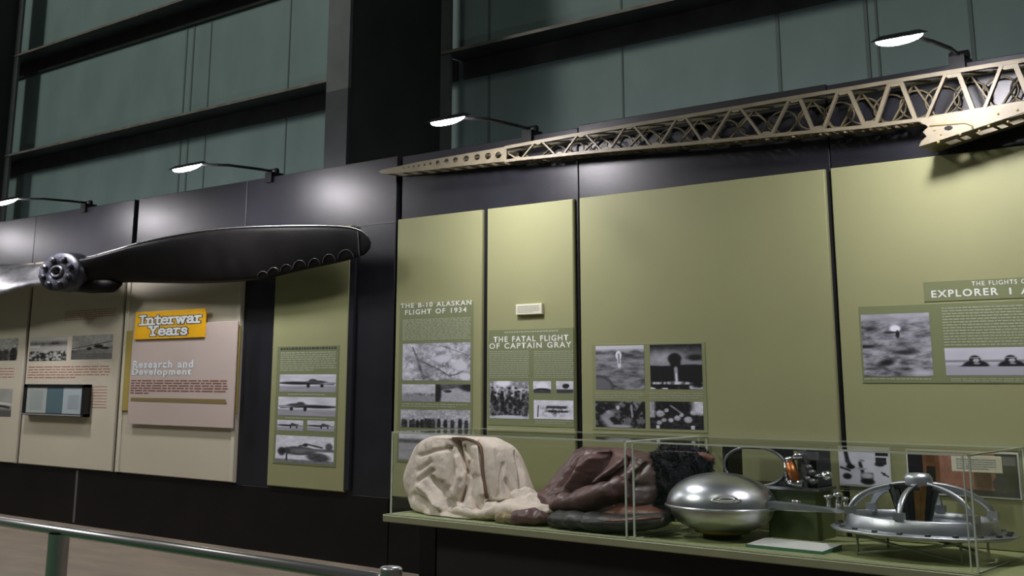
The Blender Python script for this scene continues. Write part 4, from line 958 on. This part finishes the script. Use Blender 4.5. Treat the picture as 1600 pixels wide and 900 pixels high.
# glove at the foot of the bundle
gl = thing('fleece_glove', (at(815, 812, -.85).x, -.85, SZ), 'brown glove with a tan fleece cuff on the shelf edge', 'glove')
fused('cuff', [([at(788, 810, -.84), at(806, 810.5, -.86)], [.055, .055], (1.3, .9))], .010, M_FLEECE, gl, .012, 60, .010, 110, 15, SZ + .001)
fused('glove_hand', [([at(812, 809, -.86), at(832, 808, -.85), at(848, 809, -.84)], [.055, .06, .035], (1.4, .9)), ([at(805, 802, -.76), at(830, 800, -.78)], [.035, .03], (1.2, .9))], .011, M_LEATH, gl, .012, 34, .006, 80, 16, SZ + .001)

# dark fur collar / mitts
fu = thing('fur_mitts', (at(1065, 720, -.35).x, -.4, SZ), 'black fur mitts with a navy glove beside the metal sphere', 'fur mitts')
caps = [([at(1030, 722, -.38), at(1052, 717, -.36), at(1080, 716, -.34), at(1100, 722, -.33)], [.055, .075, .065, .05], (1.2, 1)), ([at(1050, 720, -.38), at(1055, 745, -.40), at(1048, 770, -.42), at(1040, 795, -.44)], [.10, .11, .09, .07], (1.2, 1))]
fo = fused('fur', caps, .014, M_FUR, fu, .03, 24, .014, 60, 17, SZ + .001)
m = MB(); rnd = random.Random(5); vs = fo.data.vertices
for k in range(2600):
    v = vs[rnd.randrange(len(vs))]; p = v.co + Vector(WLOC[fu.name]); n = (v.normal + Vector((rnd.uniform(-.6, .6), rnd.uniform(-.6, .6), rnd.uniform(-.9, .4)))).normalized(); L = rnd.uniform(.018, .042)
    if p.z < SZ + .06: continue
    u = n.orthogonal() * .004; m.add([p - u, p + u, p + n * L + Vector((0, 0, -.01))], [(0, 1, 2)])
o = obj('fur_strands', m, M_FUR, fu, fix=False); o['kind'] = 'stuff'
fused('glove_hand', [([at(1003, 735, -.44), at(1006, 755, -.48), at(1008, 775, -.50)], [.07, .075, .06], (1.1, 1)), ([at(1010, 790, -.52), at(1012, 800, -.54)], [.06, .05], (1, 1))], .013, M_NAVY, fu, .016, 26, .006, 60, 18, SZ + .001)['label'] = 'navy glove'
fused('leather_tab', [([at(1098, 712, -.36), at(1110, 716, -.36)], [.028, .024], (1, .8))], .008, M_LEATHR, fu, .006, 40, .003, 90, 19)

# ---- metal sphere on its arm
SY = -.58
sc0 = at(1127, 790, SY); srx = (at(1206, 790, SY).x - at(1050, 790, SY).x) / 2; up = at(1127, 738.5, SY).z - sc0.z; dn = sc0.z - at(1127, 832, SY).z
sp = thing('metal_sphere', (sc0.x, SY, SZ), 'bulging polished metal sphere with a rim in the right clear case', 'metal vessel')
sy_ = .31 / srx
m = MB(); m.lathe([(srx * math.cos(a) ** .9, up * math.sin(a)) for a in [math.pi / 2 * k / 20 for k in range(21)]][:-1] + [(.001, up)], sc0, 64, 0, 1, sy_); obj('upper_shell', m, M_SPH, sp)
m = MB(); m.lathe([(srx * .95 * math.cos(a) ** .8, -dn * math.sin(a)) for a in [math.pi / 2 * k / 20 * .82 for k in range(21)]] + [(.001, -dn * .965)], sc0, 64, 0, 1, sy_); obj('lower_shell', m, M_SPHL, sp)
m = MB(); m.lathe([(srx * .96, .009), (srx * 1.03, .007), (srx * 1.04, 0), (srx * 1.03, -.007), (srx * .95, -.009)], sc0, 64, 0, 1, sy_); obj('rim_flange', m, M_SPH, sp)
zb_ = sc0.z - dn * .96
m = MB(); m.lathe([(srx * .52, zb_ - sc0.z + .022), (srx * .50, zb_ - sc0.z - .002), (srx * .36, zb_ - sc0.z - .010)], sc0, 48, 0, 1, sy_); obj('brass_base_ring', m, mat('brass_ring', (.45, .30, .05), .35, .6), sp)
m = MB(); m.lathe([(srx * .36, zb_ - sc0.z), (srx * .34, SZ - sc0.z + .001), (.001, SZ - sc0.z + .001)], sc0, 40, 0, 1, sy_); obj('foot', m, M_INST, sp)
# dent and weld mark
m = MB(); pts = []
bvs = BVHTree.FromPolygons([v.co + Vector(WLOC[sp.name]) for v in bpy.data.objects['upper_shell'].data.vertices], [list(p.vertices) for p in bpy.data.objects['upper_shell'].data.polygons])
for r, k in ((1, .0), (.55, 1)):
    pts = [on(bvs, 1135 + 22 * r * math.cos(a) * (1 + .12 * math.sin(3 * a + k)), 781 + 5.2 * r * math.sin(a), .002) for a in [2 * math.pi * j / 22 for j in range(22)]]
    pts = [p for p in pts if p is not None]; m.tube(pts, .006, 6, closed=True, sq=(1.5, .6))
obj('dent_ring', m, M_SPHL, sp)
m = MB(); a = at(1205, 793.5, SY - .02); b = at(1424, 796, SY + .0)
b = at(1375, 796, -.14); m.tube([(a.x - .05, SY + .02, sc0.z), (a.x + .2, SY + .08, sc0.z), (b.x, b.y, b.z)], .013, 10, sq=(1.5, .8)); arm = obj('arm', m, M_CHROME, sp)
m = MB(); q = at(1215, 786, SY); m.prism([(q.x - .1, sc0.z + .012), (q.x + .42, sc0.z + .012), (q.x + .36, sc0.z + .03), (q.x + .1, sc0.z + .045), (q.x - .1, sc0.z + .05)], SY - .05, SY + .05); obj('arm_bracket', m, M_ALUR, sp)
m = MB(); 
for px, h, r in ((1232, .05, .022), (1270, .085, .02), (1281, .10, .02), (1290, .07, .018)):
    x = at(px, 785, SY).x; yy_ = SY + .1 + (px - 1232) * .003; m.lathe([(r, 0), (r, h * .7), (r * 1.5, h * .72), (r * 1.5, h * .9), (r * .5, h), (.001, h)], (x, yy_, sc0.z + .008), 12)
obj('bolt', m, M_CHROME, arm)
for k in range(7):
    pass

# ---- riser and instrument
rz1 = at(1245, 766, -.36).z
rx0, rx1 = at(1200, 800, -.34).x, at(1276, 800, -.34).x
m = MB(); m.bbox((rx0, -.34, SZ), (rx1, -.08, rz1), .004); tag(obj('riser_block', m, M_RISER), 'dark green block under the black ringed instrument', 'riser')
IY = -.34
ins = thing('ringed_instrument', (at(1205, 766, IY).x, -.22, rz1), 'black instrument with a wide round opening on the green block', 'instrument')
ix0, ix1 = at(1130, 735, IY).x, at(1276, 735, IY).x; iz0 = rz1 + .004; iz1 = at(1205, 698, IY).z
fx1 = at(1240, 735, IY).x
# front plate with the round opening
cxp = at(1180, 735, IY); ex = (at(1230, 735, IY).x - at(1133, 735, IY).x) / 2; ez = (iz1 - iz0) * .485; cz = (iz0 + iz1) / 2
ell_ = [(cxp.x + ex * math.cos(2 * math.pi * k / 40), cz + ez * math.sin(2 * math.pi * k / 40)) for k in range(40)]
plate2d([(ix0, iz0), (fx1, iz0), (fx1, iz1), (ix0, iz1)], [ell_], IY, IY + .012, 'front_plate', M_INST, ins)
m = MB(); m.tube([(x, IY - .004, z) for x, z in ell_], .010, 8, closed=True); obj('ring', m, M_INSTG, ins)
m = MB(); yb2 = -.13
for a, b in (((ix0, IY + .012, iz0), (ix0 + .03, yb2, iz1)), ((ix0, IY + .012, iz1 - .02), (ix1, yb2, iz1)), ((ix0, IY + .012, iz0), (ix1, yb2, iz0 + .02)), ((fx1 + .10, IY, iz0), (ix1, yb2, iz1)), ((fx1 - .02, -.2, iz0), (fx1 + .1, yb2, iz1))): m.box(a, b)
obj('housing', m, M_INST, ins)
m = MB(); x = at(1258, 735, IY).x; m.box((x - .035, IY - .03, iz0), (x + .025, IY - .002, iz1 - .01)); m.box((x - .03, IY - .035, iz1 - .07), (x + .10, IY - .002, iz1 - .02)); obj('side_post', m, M_INSTG, ins)
m = MB(); m.box((fx1 - .3, IY - .05, iz0 - .003), (ix1 + .03, yb2, iz0 + .014)); obj('base_plate', m, M_INSTG, ins)
m = MB(); m.tube([at(1234, 722, IY - .05), at(1240, 742, IY - .05), at(1243, 752, IY - .05)], [.03, .035, .03], 12); obj('copper_tube', m, M_COPPER, ins)
m = MB(); m.tube([at(1228, 719, IY - .05), at(1238, 718, IY - .05)], .022, 10); m.tube([at(1238, 717, IY - .05), at(1246, 712, IY - .05), at(1254, 713, IY - .05)], [.015, .024, .015], 10)
m.tube([at(1228, 756, IY - .05), at(1240, 754, IY - .05), at(1254, 757, IY - .05)], [.018, .028, .02], 10); m.tube([at(1227, 722, IY - .05), at(1229, 752, IY - .05)], .010, 8); obj('chrome_fitting', m, M_CHROME, ins)
m = MB(); m.tube([at(1272, 743, IY - .02), at(1286, 743, IY - .03)], .012, 8); k = at(1291, 743, IY - .03); m.lathe([(.001, .03), (.026, .02), (.030, 0), (.026, -.02), (.001, -.03)], k, 14, 0, 1.3, 1, 'y'); obj('lever_knob', m, M_CHROME, ins)
m = MB(); 
for px, py in ((1262, 720), (1266, 730), (1270, 738), (1264, 748), (1272, 752)): m.lathe([(.02, -.01), (.02, .03), (.001, .035)], at(px, py, IY), 10, 0, 1.3, 1, 'y')
obj('side_knob', m, M_INSTG, ins)

# ---- prints and labels behind the case
def mounted(name, box, pic, label, cat, rgb=None):
    m = MB(); m.bbox((box[0] - .01, PY - .012, box[2] - .01), (box[1] + .01, PY - .0005, box[3] + .01), .002); o = tag(obj(name, m, M_CARD), label, cat); print_obj(pic, box, PY - .0135, o, rgb=rgb); return o
mounted('mounted_photo', rect(1314, 700, 1390, 758, PY), pic_equipment(), 'mounted photo of white equipment behind the ribbed ring', 'photo')
m = MB(); bx = rect(1312, 760, 1392, 770, PY); bt = MB(); bt.quad(*bx, PY - .002)
body(bx, PY - .002, 3, M_GTXT, pH, .4, 31, .8)
p = Pic(96, 56, .05); h, w = 56, 96; img = np.zeros((h, w, 3)) + np.array([.012, .012, .014])
U, V = p.u, p.v
def fill(x0, y0, x1, y1, c): img[(U >= x0) & (U <= x1) & (V >= y0) & (V <= y1)] = c
nn = noise(h, w, 30, 6, 77, 2)[..., None]
img[(U > .30) & (V < .86) & (U < .80)] = (.30, .15, .10); fill(.14, .05, .30, .86, (.16, .075, .03)); fill(.17, .35, .26, .72, (.02, .018, .014)); fill(.17, .08, .26, .3, (.11, .05, .02))
fill(.80, .05, 1, .9, (.035, .045, .035)); fill(.30, .86, 1, .92, (.03, .03, .045)); fill(.86, .06, .98, .26, (.16, .17, .16)); img[((U - .84) / .07) ** 2 + ((V - .72) / .2) ** 2 < 1] = (.06, .065, .07); fill(.0, .92, 1, 1, (.03, .035, .05))
img *= (.8 + .5 * nn)
mounted('mounted_photo', rect(1421, 707, 1592, 773, PY), p, 'colour photo with a brown cabinet behind the white label', 'photo', rgb=img)
lx = rect(1487, 712, 1566, 738, -.14)
m = MB(); m.bbox((lx[0], -.145, lx[2]), (lx[1], -.138, lx[3]), .002); m.box((lx[0] + .1, -.138, lx[2] + .02), (lx[1] - .1, PY - .014, lx[3] - .02)); lo = tag(obj('label_card', m, M_CARDC), 'white typed label over the brown cabinet photo', 'label')
body((lx[0] + .03, lx[1] - .03, lx[2] + .015, lx[3] - .015), -.1465, 5, M_PTXT, lo, .3, 33, .8)
# sloping card on the shelf
c = [atz(1166, 855, SZ + .004), atz(1262, 868, SZ + .004), atz(1330, 850, SZ + .004), atz(1215, 838, SZ + .004)]
x0, x1 = at(1170, 850, -.82).x, at(1290, 860, -.82).x
a, b2 = -.86, -.60
m = MB(); m.add([(x0, a, SZ + .018), (x1, a, SZ + .018), (x1, b2, SZ + .03), (x0, b2, SZ + .03), (x0, a, SZ + .001), (x1, a, SZ + .001), (x1, b2, SZ + .001), (x0, b2, SZ + .001)], [(4, 5, 1, 0), (5, 6, 2, 1), (6, 7, 3, 2), (7, 4, 0, 3), (7, 6, 5, 4)])
cd = obj('text_card', m, M_CARDE); tag(cd, 'flat white card lying on the shelf before the ribbed ring', 'label')
m = MB(); m.add([(x0, a, SZ + .0185), (x1, a, SZ + .0185), (x1, b2, SZ + .0305), (x0, b2, SZ + .0305)], [(0, 1, 2, 3)]); obj('card_face', m, M_CARD, cd, fix=False)

# ---- ribbed ring (hatch) on its wire stand
HY = -.52
hcn = at(1440, 829, HY); hrx = (at(1584, 829, HY).x - at(1297, 822, HY).x) / 2; HRY = .36; hs = HRY / hrx
hz = at(1440, 829, HY).z
ht = thing('ribbed_ring', (hcn.x, HY, SZ), 'aluminium flanged ring with arched ribs on a wire stand', 'hatch ring')
c0 = Vector((hcn.x, HY, hz))
m = MB(); m.lathe([(hrx * .80, .012), (hrx * .97, .008), (hrx, 0), (hrx * .97, -.012), (hrx * .80, -.014), (hrx * .80, .012)], c0, 72, 0, 1, hs); obj('flange', m, M_ALUR, ht)
m = MB(); m.lathe([(hrx * .82, .012), (hrx * .80, .078), (hrx * .775, .084), (hrx * .75, .078), (hrx * .74, -.012), (hrx * .80, -.012)], c0, 72, 0, 1, hs); obj('collar', m, M_ALUR, ht)
for k in range(20):
    a = 2 * math.pi * k / 20; p_ = c0 + Vector((math.cos(a) * hrx * .91, math.sin(a) * HRY * .91, .008)); m = MB(); m.lathe([(.018, 0), (.018, .012), (.001, .013)], p_, 6, smooth=False); obj('flange_bolt', m, M_INSTG, ht)
topz = at(1432, 752, HY).z; hgt = topz - hz - .085
for k in range(3):
    a0_ = math.radians(28 + 60 * k); m = MB(); pts = []
    for j in range(25):
        b = math.pi * j / 24; r = math.cos(b); pts.append(c0 + Vector((math.cos(a0_) * hrx * .775 * r, math.sin(a0_) * HRY * .775 * r, .07 + hgt * math.sin(b) ** .9)))
    m.tube(pts, .0125, 6, sq=(1.6, .7)); obj('arched_rib', m, M_ALUR, ht)
    for s in (-1, 1):
        q = c0 + Vector((math.cos(a0_) * hrx * .775 * s, math.sin(a0_) * HRY * .775 * s, .03)); f = MB(); f.box(q - Vector((.03, .02, -.05)), q + Vector((.03, .02, .09))); obj('rib_foot', f, M_ALUR, ht)
m = MB(); m.lathe([(.07, -.03), (.07, .02), (.055, .045), (.001, .05)], (c0.x, HY, topz), 20, 0, 1.2, .8); obj('crown_cap', m, M_ALUR, ht)
# flared bundle of dark and amber slats inside the ring
cb0 = at(1431, 815, HY); cbt = at(1431, 762, HY)
for k in range(22):
    a = 2 * math.pi * k / 22; w = .5
    r0, r1 = (at(1456, 815, HY).x - cb0.x), (at(1466, 762, HY).x - cb0.x)
    def sp_(an, r, z): return (cb0.x + math.cos(an) * r, HY + math.sin(an) * r * .8, z)
    d = math.pi / 22 * .88; zb_, zt_ = cb0.z - .0, cbt.z + (.02 if k % 3 else -.01)
    m = MB(); m.add([sp_(a - d, r0, zb_), sp_(a + d, r0, zb_), sp_(a + d, r1, zt_), sp_(a - d, r1, zt_), sp_(a - d, r0 * .86, zb_), sp_(a + d, r0 * .86, zb_), sp_(a + d, r1 * .9, zt_), sp_(a - d, r1 * .9, zt_)], [(0, 1, 2, 3), (7, 6, 5, 4), (0, 4, 5, 1), (1, 5, 6, 2), (2, 6, 7, 3), (3, 7, 4, 0)])
    obj('slat', m, M_AMBER if k in (18, 19, 8) else M_SMOKE, ht)
m = MB(); m.lathe([(.001, 0), (r0 * .95, 0), (r0 * .95, -.02), (hrx * .76, -.03)], (cb0.x, HY, cb0.z), 30, 0, 1, hs * 1.0); obj('inner_tray', m, M_ALUR, ht)
# wire stand
m = MB(); zt_ = hz - .016; q = [(hcn.x - hrx * .55, HY - .22), (hcn.x + hrx * .55, HY - .22), (hcn.x + hrx * .55, HY + .22), (hcn.x - hrx * .55, HY + .22)]
for i in range(4):
    x, y = q[i]; m.tube([(x, y, SZ + .001), (x, y, zt_)], .008, 8)
    x2, y2 = q[(i + 1) % 4]
m.tube([(q[0][0], q[0][1], zt_ - .01), (q[1][0], q[1][1], SZ + .012)], .008, 8); m.tube([(q[0][0], q[0][1], SZ + .012), (q[1][0], q[1][1], zt_ - .012)], .008, 8)
m.tube([(q[2][0], q[2][1], SZ + .012), (q[3][0], q[3][1], zt_ - .01)], .008, 8)
obj('wire_stand', m, M_WIRE, ht)

# ------------------------------------------------------------------ barrier rail
RY = -4.4
ra = at(0, 815, RY); rr_ = (at(0, 808, RY).z - at(0, 822.5, RY).z) / 2
end = at(611, 896, RY); rail = thing('barrier_rail', (ra.x, RY, 0), 'brushed steel barrier rail on posts at the lower left', 'barrier')
m = MB(); m.tube([(ra.x - 2.5, RY, ra.z), (end.x, RY, ra.z)], rr_, 24); obj('handrail', m, M_STEEL, rail)
def post(px, py, wpx, ztop, cap):
    x = at(px, py, RY).x; w = (at(px + wpx / 2, py, RY).x - at(px - wpx / 2, py, RY).x) / 2
    m = MB(); m.lathe([(w, .012), (w, ztop)], (x, RY, 0), 32, 0, 1, .75); o = obj('post', m, M_STEEL, rail)
    m = MB(); m.lathe([(.001, .02), (w * 1.5, .02), (w * 2, .012), (w * 2, .001)], (x, RY, 0), 32, 0, 1, .75); obj('foot_plate', m, M_STEEL, o)
    if cap: m = MB(); m.lathe([(w, ztop - .03), (w * 1.05, ztop - .005), (w * 1.02, ztop + .002), (w * .9, ztop + .006), (.001, ztop + .006)], (x, RY, 0), 32, 0, 1, .75); obj('post_cap', m, M_STEEL, o)
post(90, 865, 21, ra.z - rr_ * .6, False)
post(611, 895, 27, at(611, 888.5, RY).z, True)
print('rail', ra, rr_, 'floor px(50,890)', atz(50, 890, 0), 'sphere', sc0, srx, 'ring', c0, hrx, 'hub', hub_c, rx, rz)
